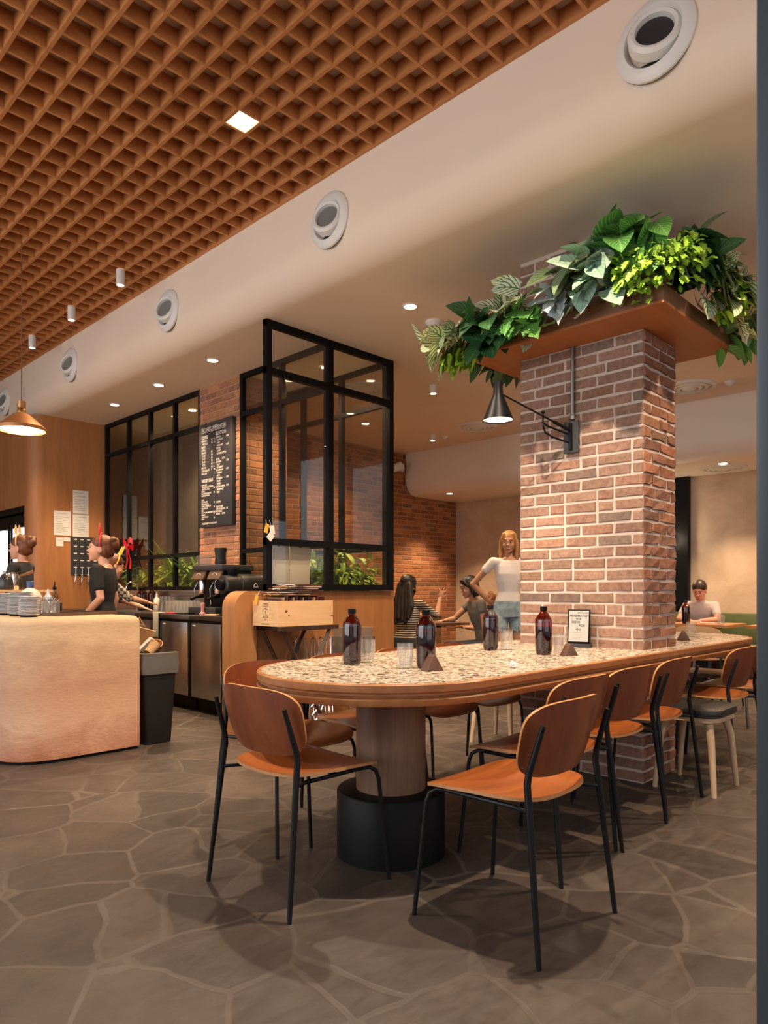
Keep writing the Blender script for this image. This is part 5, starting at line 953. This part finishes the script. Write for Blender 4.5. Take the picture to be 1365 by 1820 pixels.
# rear dining area
def square_table(x, y, w, d, label, rz=0, top='oak_panel'):
    o = thing('dining_table', label, 'table', (x, y, 0), rz, 'small square tables in the rear dining area'); MB().prism(rrect(-w / 2, -d / 2, w / 2, d / 2, .03), 2, .725, .755).build('tabletop', top, o, smooth=True); MB().lathe([(.03, .02), (.03, .725)], 16).build('column', 'black_metal', o, smooth=True); MB().lathe([(.24, 0), (.24, .012), (.05, .022)], 24).build('base', 'black_metal', o, smooth=True); MB().bbox((-.18, -.03, .70), (.18, .03, .725)).bbox((-.03, -.18, .70), (.03, .18, .725)).build('bracket', 'black_metal', o)
square_table(6.35, 5.42, .70, .62, 'dark edged cafe table between the two seated women', R(-20), 'brown_wood'); square_table(8.30, 2.98, .66, .70, 'wooden cafe table in front of the seated man'); square_table(8.35, 2.12, .66, .70, 'wooden cafe table to the right of the man, near the door post')
o = thing('green_bench', 'green upholstered bench along the beige wall beside the man', 'bench', (9.2, 1.9, 0)); MB().bbox((-.30, -3, 0), (.36, 2.6, .38)).build('plinth', 'dark_wood', o)
for i in range(5): MB().bbox((-.30, -2.98 + i * 1.12, .38), (.22, -1.90 + i * 1.12, .46)).build('seat_cushion', 'green_vinyl', o, bevel=.015); MB().bbox((.24, -2.98 + i * 1.12, .44), (.34, -1.90 + i * 1.12, .84)).build('back_cushion', 'green_vinyl', o, bevel=.015)
o = thing('green_bench', 'green upholstered bench end behind the woman in stripes', 'bench', (5.55, 5.95, 0)); MB().bbox((-.5, 0, 0), (.55, .5, .44)).build('seat', 'green_vinyl', o, bevel=.02); MB().bbox((-.5, -.06, 0), (-.40, .5, .80)).build('end_panel', 'green_vinyl', o, bevel=.015); MB().bbox((-.5, .5, 0), (.55, .60, .82)).build('backrest', 'green_vinyl', o, bevel=.015)
o = thing('service_station', 'low wooden cupboard against the brick wall behind the seated women', 'cupboard', (7.9, 7.25, 0)); MB().bbox((-.6, -.2, 0), (.6, .3, .72)).build('body', 'brown_wood', o); MB().bbox((-.62, -.22, .72), (.62, .32, .76)).build('top', 'oak_panel', o)
bottle(8.03, 3.09, .755, 'brown water bottle on the table in front of the seated man', .19, 'bottles on the rear tables'); tumbler(8.05, 2.72, .755, 'clear glass on the man’s table beside his bottle'); tumbler(8.15, 2.30, .755, 'clear glass on the rear table at the far right'); bottle(6.05, 5.50, .755, 'dark bottle standing between the two seated women', .17, 'bottles on the rear tables'); tumbler(6.2, 5.32, .755, 'drinking glass on the table of the two women')
o = thing('food_plate', 'white plate of food on the table of the two women', 'plate', (6.52, 5.30, .755)); MB().lathe([(.07, 0), (.12, .012), (.07, .006), (.0001, .005)], 28).build('dish', 'ceramic', o, smooth=True); MB().ball((.01, 0, .02), (.06, .04, .018), 12, 8).build('food', 'pine', o, smooth=True)
o = thing('phone', 'white phone lying by the man’s hands', 'phone', (8.36, 2.98, .755), .5); MB().box((0, 0, .005), (.075, .15, .009)).build('case', 'white_plastic', o, bevel=.003)
struct(MB().bbox((9.50, 3.63, 0), (9.595, 4.5, 2.65)).build('trim_4', 'black_metal'))
o = thing('globe_lamp', 'round glowing globe wall lamp on the black panel beside the column', 'wall lamp', (9.48, 3.86, 1.82)); MB().ball((-.07, 0, 0), .075, 24, 16).build('globe', 'lamp_soft', o, smooth=True); MB().lathe([(.05, 0), (.05, .02)], 20, rot=Matrix.Rotation(-PI / 2, 3, 'Y')).build('wall_plate', 'brass', o, smooth=True)
l = bpy.data.lights.new('bulb', 'POINT'); l.energy = 7; l.color = (1, .76, .5); l.shadow_soft_size = .08; lo = bpy.data.objects.new('bulb', l); COL.objects.link(lo); lo.parent = o; lo.location = (-.2, 0, 0)
# downlights added to brighten the dining room and the glazed enclosure
for x, y, z, l, p in ((7.0, 1.2, CZ, 'recessed downlight over the dining area right of the door post', 36), (5.9, 2.9, CZ, 'recessed downlight over the right end of the communal table, hidden by the planter', 34), (8.8, 1.3, 2.65, 'bulkhead downlight over the bench beyond the door post', 20), (8.9, 4.9, 2.65, 'bulkhead downlight hidden behind the brick column', 20), (4.45, 7.6, CZ - .002, 'downlight inside the glazed enclosure behind the window bay', 26), (4.5, 5.2, CZ - .002, 'downlight inside the glazed enclosure behind the partition', 26), (6.4, 6.6, CZ, 'recessed downlight near the far brick wall, hidden behind the partition', 34), (4.4, .6, CZ, 'recessed downlight over the near side of the table, above the frame', 40)): downlight(x, y, z, l, p * (3.6 if x < 8 else 5.5), ang=130)
# ---------------------------------------------------------------- people
def remesh(mb, vox, sm=4, name='body', m='skin_light', parent=None, extra=None):
    me = bpy.data.meshes.new('tmp'); me.from_pydata(mb.v, [], mb.f); o = bpy.data.objects.new('tmp', me); COL.objects.link(o)
    r_ = o.modifiers.new('r', 'REMESH'); r_.mode = 'VOXEL'; r_.voxel_size = vox; r_.use_smooth_shade = True
    s_ = o.modifiers.new('s', 'SMOOTH'); s_.iterations = sm; s_.factor = .5
    dg = bpy.context.evaluated_depsgraph_get(); dg.update(); me2 = bpy.data.meshes.new_from_object(o.evaluated_get(dg)); bpy.data.objects.remove(o); me2.name = name
    me2.materials.clear(); me2.materials.append(M[m]); me2.polygons.foreach_set('use_smooth', [True] * len(me2.polygons))
    r = bpy.data.objects.new(name, me2); COL.objects.link(r); r.parent = parent; return r
def caps(mb, a, ra, b, rb, n=14): mb.tube([tuple(a), tuple(b)], [ra, rb], n); mb.ball(tuple(a), ra, n, 10); mb.ball(tuple(b), rb, n, 10)
def loft(mb, rs, n=24):      # rings (centre, rx, ry, yaw)
    b = len(mb.v)
    for c, rx_, ry_, yaw in rs:
        for k in range(n): q = 2 * PI * k / n; x, y = rx_ * math.copysign(abs(math.cos(q)) ** .85, math.cos(q)), ry_ * math.copysign(abs(math.sin(q)) ** .9, math.sin(q)); mb.v.append((c[0] + x * math.cos(yaw) - y * math.sin(yaw), c[1] + x * math.sin(yaw) + y * math.cos(yaw), c[2]))
    for i in range(len(rs) - 1):
        for k in range(n): k2 = (k + 1) % n; mb.face([b + i * n + k, b + i * n + k2, b + (i + 1) * n + k2, b + (i + 1) * n + k])
    mb.face([b + k for k in range(n)][::-1]); mb.face([b + (len(rs) - 1) * n + k for k in range(n)])
def hand(mb, w, d, palm_n, side, curl=.3, spread=.25, s=1.0):
    """w wrist, d pointing direction, palm_n palm normal; side +1/-1 places the thumb"""
    d = V(d).normalized(); pn = V(palm_n); pn = (pn - d * pn.dot(d)).normalized(); x = d.cross(pn).normalized() * side; w = V(w)
    rot = Matrix((x, d, pn)).transposed(); c = w + d * .048 * s; mb.ball(tuple(c), (.038 * s, .050 * s, .014 * s), 14, 8, rot=rot)
    for i, (o_, L_) in enumerate(((.028, .066), (.010, .075), (-.009, .070), (-.026, .055))):
        a = spread * (o_ / .028); b0_ = w + d * .085 * s + x * o_ * s; dr = (d * math.cos(a) + x * math.sin(a)).normalized(); L_ *= s; p1 = b0_ + dr * L_ * .45; d2 = (dr * math.cos(curl) + pn * math.sin(curl)); p2 = p1 + d2 * L_ * .32; d3 = (dr * math.cos(curl * 1.9) + pn * math.sin(curl * 1.9)); p3 = p2 + d3 * L_ * .26
        caps(mb, b0_ - dr * .02, .0088 * s, p1, .0078 * s, 8); caps(mb, p1, .0078 * s, p2, .007 * s, 8); caps(mb, p2, .007 * s, p3, .0062 * s, 8)
    t0 = w + d * .022 * s + x * .026 * s; t1 = t0 + (d * .55 + x * .75 + pn * .25).normalized() * .038 * s; t2 = t1 + (d * .85 + x * .35 + pn * .2).normalized() * .028 * s; caps(mb, t0, .012 * s, t1, .0095 * s, 8); caps(mb, t1, .0095 * s, t2, .0078 * s, 8)
def person(label, loc, rz, J, skin_='skin_light', hair='hair_black', style='bob', top='cloth_black', bottom='jeans_dark', sleeve=.6, sex='f', head=(0, 0), shorts=False, s=1.0, collar=False, vox=.0065, legs=True, group=None):
    """J: joints in metres (x right, y forward, z up): hip, chest, neck, head, sl/el/wl (left), sr/er/wr (right), kl/al, kr/ar"""
    o = thing('person', label, 'person', loc, rz, group); J = {k: V(v) for k, v in J.items()}; f = 1.0 if sex == 'm' else .86
    hip, ch, nk, hd = J['hip'], J['chest'], J['neck'], J['head']; yaw = J['tw'].x if 'tw' in J else 0
    def torso(mb, g=0, lo=0, hi=1):
        rs = []; wst = hip.lerp(ch, .48)
        keys = [(hip + V((0, 0, -.07)), .155 * f, .105 * f), (hip, .168 * f, .115 * f), (hip.lerp(ch, .25), .150 * f, .105 * f), (wst, (.114 if sex == 'f' else .150) * f, .092 * f), (hip.lerp(ch, .78), .148 * f, .108 * f), (ch, .158 * f, .112 * f), (ch.lerp(nk, .45), .158 * f, .094 * f), (ch.lerp(nk, .78), .125 * f, .075 * f), (nk, .055, .055)]
        for c, a, b in keys[lo:len(keys) if hi == 1 else hi]: rs.append((c, a + g, b + g, yaw))
        loft(mb, rs)
    def arm(mb, s_, g=0, upto=1.0, full=True):
        sh, el, wr = J['s' + s_], J['e' + s_], J['w' + s_]; caps(mb, ch.lerp(nk, .55), .05 + g, sh, .046 * f + g); 
        e2 = sh.lerp(el, min(1, upto)); caps(mb, sh, .046 * f + g, e2, (.046 - .010 * min(1, upto)) * f + g * 1.2)
        if upto > 1: caps(mb, el, .038 * f + g, el.lerp(wr, upto - 1), .030 * f + g)
        elif full: caps(mb, el, .038 * f, el.lerp(wr, .35), .038 * f); caps(mb, el.lerp(wr, .35), .038 * f, wr, .024 * f)
    b = MB(); torso(b)
    for s_ in 'lr':
        arm(b, s_); sh, el, wr = J['s' + s_], J['e' + s_], J['w' + s_]; sg = 1 if s_ == 'l' else -1
        hd_ = J.get('h' + s_, (wr - el)); pn = J.get('p' + s_, V((0, 0, -1))); hand(b, wr, hd_, pn, sg * (1 if J.get('t' + s_) is None else -1), J['c' + s_].x if 'c' + s_ in J else .35, J['c' + s_].y if 'c' + s_ in J else .15, .98 * f)
        if legs:
            k, a = J['k' + s_], J['a' + s_]; h0 = hip + V((sg * -.085, 0, -.03)) if False else hip + V(((-1 if s_ == 'l' else 1) * .085, 0, -.03)); caps(b, h0, .085 * f, k, .052 * f); caps(b, k, .052 * f, k.lerp(a, .3), .054 * f); caps(b, k.lerp(a, .3), .054 * f, a, .034 * f)
            fd = J.get('fd', V((0, 1, 0))); caps(b, a + V((0, 0, -.03)), .036, a + fd * .14 + V((0, 0, -.048)), .026)
    # head
    yw, pt = head; rot = Matrix.Rotation(yw, 3, 'Z') @ Matrix.Rotation(pt, 3, 'X'); H_ = lambda x, y, z: tuple(hd + rot @ V((x, y, z)) * 1.0)
    caps(b, nk + V((0, 0, -.03)), .052 * (1 if sex == 'm' else .9), V(H_(0, -.02, -.06)), .050 * (1.05 if sex == 'm' else .88))
    b.ball(H_(0, -.012, .035), (.073, .094, .085), 22, 16, rot=rot); b.ball(H_(0, .030, -.020), (.062, .064, .078), 20, 14, rot=rot); b.ball(H_(0, .045, -.062), (.044 if sex == 'f' else .050, .046, .040), 16, 12, rot=rot); b.ball(H_(0, .078, -.090), (.020, .016, .014), 12, 8, rot=rot)
    b.ball(H_(0, .086, .010), (.010, .014, .028), 10, 8, rot=rot); b.ball(H_(0, .103, -.014), (.014, .013, .011), 12, 8, rot=rot); b.ball(H_(0, .074, .040), (.045, .013, .014), 12, 8, rot=rot)
    for sx in (-1, 1): b.ball(H_(sx * .072, -.008, -.008), (.010, .020, .032), 10, 8, rot=rot); b.ball(H_(sx * .034, .062, -.022), (.024, .022, .022), 12, 8, rot=rot)
    b.ball(H_(0, .087, -.052), (.020, .010, .006), 10, 8, rot=rot); b.ball(H_(0, .086, -.062), (.017, .010, .006), 10, 8, rot=rot)
    remesh(b, vox, 2, 'body', skin_, o)
    for sx in (-1, 1):
        e = MB(); w_ = MB(); br = MB(); w_.ball(H_(sx * .031, .083, .018), (.013, .006, .0065), 10, 8, rot=rot); e.ball(H_(sx * .031, .087, .018), (.0068, .004, .0066), 10, 8, rot=rot); br.tube([H_(sx * .014, .094, .036), H_(sx * .032, .091, .042), H_(sx * .050, .078, .035)], [.003, .0035, .002], 6)
        ey = w_.build('eye', 'eye_white', o, smooth=True); e.build('iris', 'eye_dark', ey, smooth=True); br.build('eyebrow', hair if hair != 'hair_blonde' else 'hair_brown', o, smooth=True)
    l_ = MB(); l_.ball(H_(0, .0945, -.0525), (.021, .006, .0048), 12, 6, rot=rot); l_.ball(H_(0, .0935, -.0615), (.017, .006, .005), 12, 6, rot=rot); l_.build('lips', 'lips', o, smooth=True)
    # hair
    h = MB()
    def hb(c, r_): h.ball(H_(*c), r_, 18, 12, rot=rot)
    hb((0, -.022, .052), (.083, .100, .083)); 
    if style != 'short': hb((0, -.045, .01), (.080, .075, .095))
    else: hb((0, -.050, .02), (.076, .062, .075))
    if style == 'bun': hb((.0, -.115, .050), (.050, .048, .050)); hb((.03, -.12, .085), (.03, .035, .03)); hb((-.02, -.105, .09), (.035, .035, .03)); hb((0, -.08, -.03), (.055, .04, .04))
    if style in ('bob', 'long'):
        for sx in (-1, 1): caps(h, V(H_(sx * .062, -.005, .05)), .030, V(H_(sx * .074, -.005, -.06)), .026); caps(h, V(H_(sx * .074, -.015, -.05)), .028, V(H_(sx * .062, -.01, -.105)), .020); caps(h, V(H_(sx * .032, .052, .092)), .022, V(H_(sx * .068, .026, .03)), .020)
        hb((0, -.06, -.05), (.078, .052, .078))
    if style == 'long':
        bk_ = V(H_(0, -.075, -.05)); z0 = V((ch.x, ch.y - .12, ch.z)); L_ = J['hairend'] if 'hairend' in J else z0
        for o_ in (-.085, -.045, 0, .045, .085): side_ = rot @ V((o_, 0, 0)); caps(h, bk_ + side_ * .7 + V((0, 0, .06)), .036, bk_.lerp(L_, .55) + side_ * 1.15, .040); caps(h, bk_.lerp(L_, .55) + side_ * 1.15, .040, L_ + side_ * .95 + V((0, 0, .03 * math.sin(o_ * 90))), .022)
    if style == 'longside':
        for sx in (-1, 1): caps(h, V(H_(sx * .045, .045, .095)), .020, V(H_(sx * .074, .015, .02)), .024); caps(h, V(H_(sx * .074, .010, .02)), .026, V(H_(sx * .082, .0, -.09)), .026); caps(h, V(H_(sx * .082, 0, -.09)), .026, V(H_(sx * .088, .01, -.165)), .014)
        hb((0, -.06, -.06), (.080, .045, .10))
    remesh(h, .006, 3, 'hair', hair, o)
    # clothes
    c = MB(); torso(c, .008, 0 if not shorts else 1, -1 if not collar else 9)
    for s_ in 'lr': arm(c, s_, .010, sleeve, False)
    remesh(c, .008, 4, 'shirt', top, o)
    if collar: q = MB(); q.tube([(nk.x + .062 * math.cos(t), nk.y + .058 * math.sin(t) + .01, nk.z - .012 - .03 * max(0, math.sin(t))) for t in [PI * .5 + .35 + (2 * PI - .7) * i / 20 for i in range(21)]], .014, 8); q.build('collar', top, o, smooth=True)
    if legs:
        c = MB(); loft(c, [(hip + V((0, 0, -.09)), .165 * f + .008, .112 * f + .010, 0), (hip, .172 * f + .012, .118 * f + .012, 0), (hip + V((0, 0, .08)), .150 * f + .014, .106 * f + .014, 0)])
        for s_ in 'lr':
            k, a = J['k' + s_], J['a' + s_]; h0 = hip + V(((-1 if s_ == 'l' else 1) * .085, 0, -.03))
            if shorts: caps(c, h0, .098 * f, h0.lerp(k, .38), .100 * f)
            else: caps(c, h0, .095 * f, k, .064 * f); caps(c, k, .066 * f, a + V((0, 0, .05)), .050 * f)
        remesh(c, .008, 3, 'shorts' if shorts else 'trousers', bottom, o)
        sh_ = MB(); fd = J.get('fd', V((0, 1, 0)))
        for s_ in 'lr': a = J['a' + s_]; caps(sh_, a + V((0, 0, -.028)), .044, a + fd * .15 + V((0, 0, -.038)), .036)
        remesh(sh_, .008, 2, 'shoes', 'cloth_charcoal', o)
    return o, H_, rot
def stand(h=1.0, **k):
    d = dict(hip=(0, 0, .90), chest=(0, .01, 1.24), neck=(0, -.01, 1.41), head=(0, .015, 1.545), sl=(-.155, 0, 1.36), el=(-.20, -.03, 1.09), wl=(-.20, .04, .86), sr=(.155, 0, 1.36), er=(.20, -.03, 1.09), wr=(.20, .04, .86), kl=(-.10, .02, .48), al=(-.10, -.01, .075), kr=(.10, .02, .48), ar=(.10, -.01, .075))
    d.update(k); return {a: (tuple(q * h for q in b) if a not in ('tw', 'cl', 'cr', 'tl', 'tr') else b) for a, b in d.items()}
def sit(h=1.0, **k):
    d = dict(hip=(0, -.05, .53), chest=(0, .0, .86), neck=(0, .0, 1.03), head=(0, .03, 1.165), sl=(-.155, 0, .98), el=(-.20, .12, .76), wl=(-.12, .34, .78), sr=(.155, 0, .98), er=(.20, .12, .76), wr=(.12, .34, .78), kl=(-.11, .38, .50), al=(-.11, .36, .075), kr=(.11, .38, .50), ar=(.11, .36, .075))
    d.update(k); return {a: (tuple(q * h for q in b) if a not in ('tw', 'cl', 'cr', 'tl', 'tr') else b) for a, b in d.items()}
FL, FR, FC, FA = R(44.4), R(-135.6), R(134.4), R(-45.6)
def ear_band(o, H_, rot, m, ears=True, kind='ears'):
    q = MB(); q.tube([H_(.086 * math.cos(t), -.005, .052 + .094 * math.sin(t)) for t in [-.35 + (PI + .7) * i / 20 for i in range(21)]], .007, 8)
    q.build('headband', m, o, smooth=True)
    if ears:
        for sx in (-1, 1): q = MB(); q.prism([(-.016, 0), (.016, 0), (.022, .05), (0, .10), (-.022, .05)], 1, -.004, .004); q.v = [H_(*(V((sx * .040, .01, .135)) + Matrix.Rotation(-sx * .25 if kind == 'ears' else -sx * .1, 3, 'Y') @ V(v))) for v in q.v]; q.build('antler', m, o)
# woman in white tee
p, H_, rt_ = person('standing blonde woman in white T-shirt and frayed denim shorts, hand on hip', (6.10, 4.16, 0), FC + R(6), stand(1.05, er=(.335, -.10, 1.14), wr=(.175, -.09, .97), hr=(-.5, -.6, -.2), pr=(-1, .3, 0), el=(-.31, -.10, 1.14), wl=(-.17, -.09, .96), hl=(.5, -.6, -.2), pl=(1, .3, 0), ar=(.13, -.02, .075), al=(-.12, .02, .075)), 'skin_tan', 'hair_blonde', 'longside', 'cloth_white', 'denim', .34, head=(R(-22), R(-8)), shorts=True)
q = MB(); rh = random.Random(2)
for sg in (-1, 1):
    for i in range(34): a = 2 * PI * i / 34; x_, y_ = sg * .085 * 1.05 + .098 * math.cos(a) + sg * .006, .098 * math.sin(a); q.tube([(x_, y_, .735), (x_ * 1.0 + rh.uniform(-.006, .006), y_, .735 - rh.uniform(.01, .035))], .0025, 4)
q.build('frayed_hem', 'cloth_white', p)
# woman with stripes, back to us
person('woman with long black hair in a striped top, seated with one hand raised', (5.79, 5.30, 0), R(-70), sit(1.0, head=(0, .04, 1.18), er=(.25, .28, .84), wr=(.26, .36, 1.04), hr=(.25, .1, 1), pr=(-.4, .9, .1), cr=(.2, .5, 0), el=(-.22, .16, .78), wl=(-.12, .36, .79), hairend=(0, -.15, .80)), 'skin_light', 'hair_black', 'long', 'striped_cloth', 'jeans_dark', .95, head=(R(-10), R(-4)))
# woman with bob
person('woman with a chin-length black bob and grey top leaning over the cafe table', (6.42, 4.72, 0), FL + R(14), sit(1.0, chest=(0, .06, .87), neck=(0, .11, 1.05), head=(0, .165, 1.165), sl=(-.155, .08, .99), sr=(.155, .08, .99), el=(-.20, .06, .72), wl=(-.12, .02, .60), er=(.20, .28, .80), wr=(.12, .40, .795), hl=(-.1, -.9, -.4)), 'skin_light', 'hair_black', 'bob', 'cloth_grey', 'jeans_dark', .30, head=(R(-6), R(-20)))
person('child in a green top half hidden behind the woman with the bob', (6.95, 5.00, 0), FL, sit(.88, head=(0, .03, 1.12)), 'skin_tan', 'hair_auburn', 'short', 'cloth_green', 'jeans_dark', .35, s=.8)
# man
person('man in a grey polo shirt looking down at his hands at the rear table', (9.03, 3.27, 0), R(100), sit(.96, hip=(0, 0, .545), chest=(0, .10, .88), neck=(0, .15, 1.05), head=(0, .21, 1.17), sl=(-.165, .10, .985), sr=(.165, .10, .985), el=(-.225, .30, .81), er=(.225, .30, .81), wl=(-.06, .49, .80), wr=(.06, .49, .80), cl=(.8, .1, 0), cr=(.8, .1, 0)), 'skin_pink', 'hair_short', 'short', 'polo_grey', 'jeans_dark', .62, 'm', head=(R(-4), R(-26)), collar=True)
# baristas
p, H_, rt_ = person('barista in black T-shirt with red antler headband and messy brown bun', (2.70, 6.12, 0), FL, stand(.968, head=(0, .03, 1.545), el=(-.19, -.05, 1.10), wl=(-.14, .13, .93), er=(.20, -.03, 1.09)), 'skin_light', 'hair_brown', 'bun', 'cloth_black', 'cloth_black', .62, head=(R(14), R(2)))
ear_band(p, H_, rt_, 'red_felt')
p, H_, rt_ = person('barista in black jacket with gold headband, farthest left, facing the fridges', (2.43, 7.36, 0), FL, stand(1.0, el=(-.20, .06, 1.10), wl=(-.10, .26, 1.03), er=(.2, .06, 1.1), wr=(.1, .27, 1.03)), 'skin_light', 'hair_brown', 'bun', 'cloth_charcoal', 'cloth_black', 1.9, head=(0, R(-4)), collar=True)
ear_band(p, H_, rt_, 'pine', True, 'thin')
p, H_, rt_ = person('barista in a checked shirt with gold hair clip, reaching towards the bottles', (3.07, 7.09, 0), FR + R(38), stand(.925, hip=(0, -.05, .90), chest=(0, .06, 1.22), neck=(0, .12, 1.37), head=(0, .17, 1.49), sl=(-.155, .08, 1.32), sr=(.155, .08, 1.32), er=(.20, .28, 1.14), wr=(.12, .50, 1.09), el=(-.16, .30, 1.12), wl=(-.02, .50, 1.03), cr=(.35, .4, 0), cl=(.35, .3, 0)), 'skin_light', 'hair_brown', 'bun', 'plaid_cloth', 'cloth_black', 1.05, head=(0, R(-22)))
ear_band(p, H_, rt_, 'yellow_tag', True, 'thin')
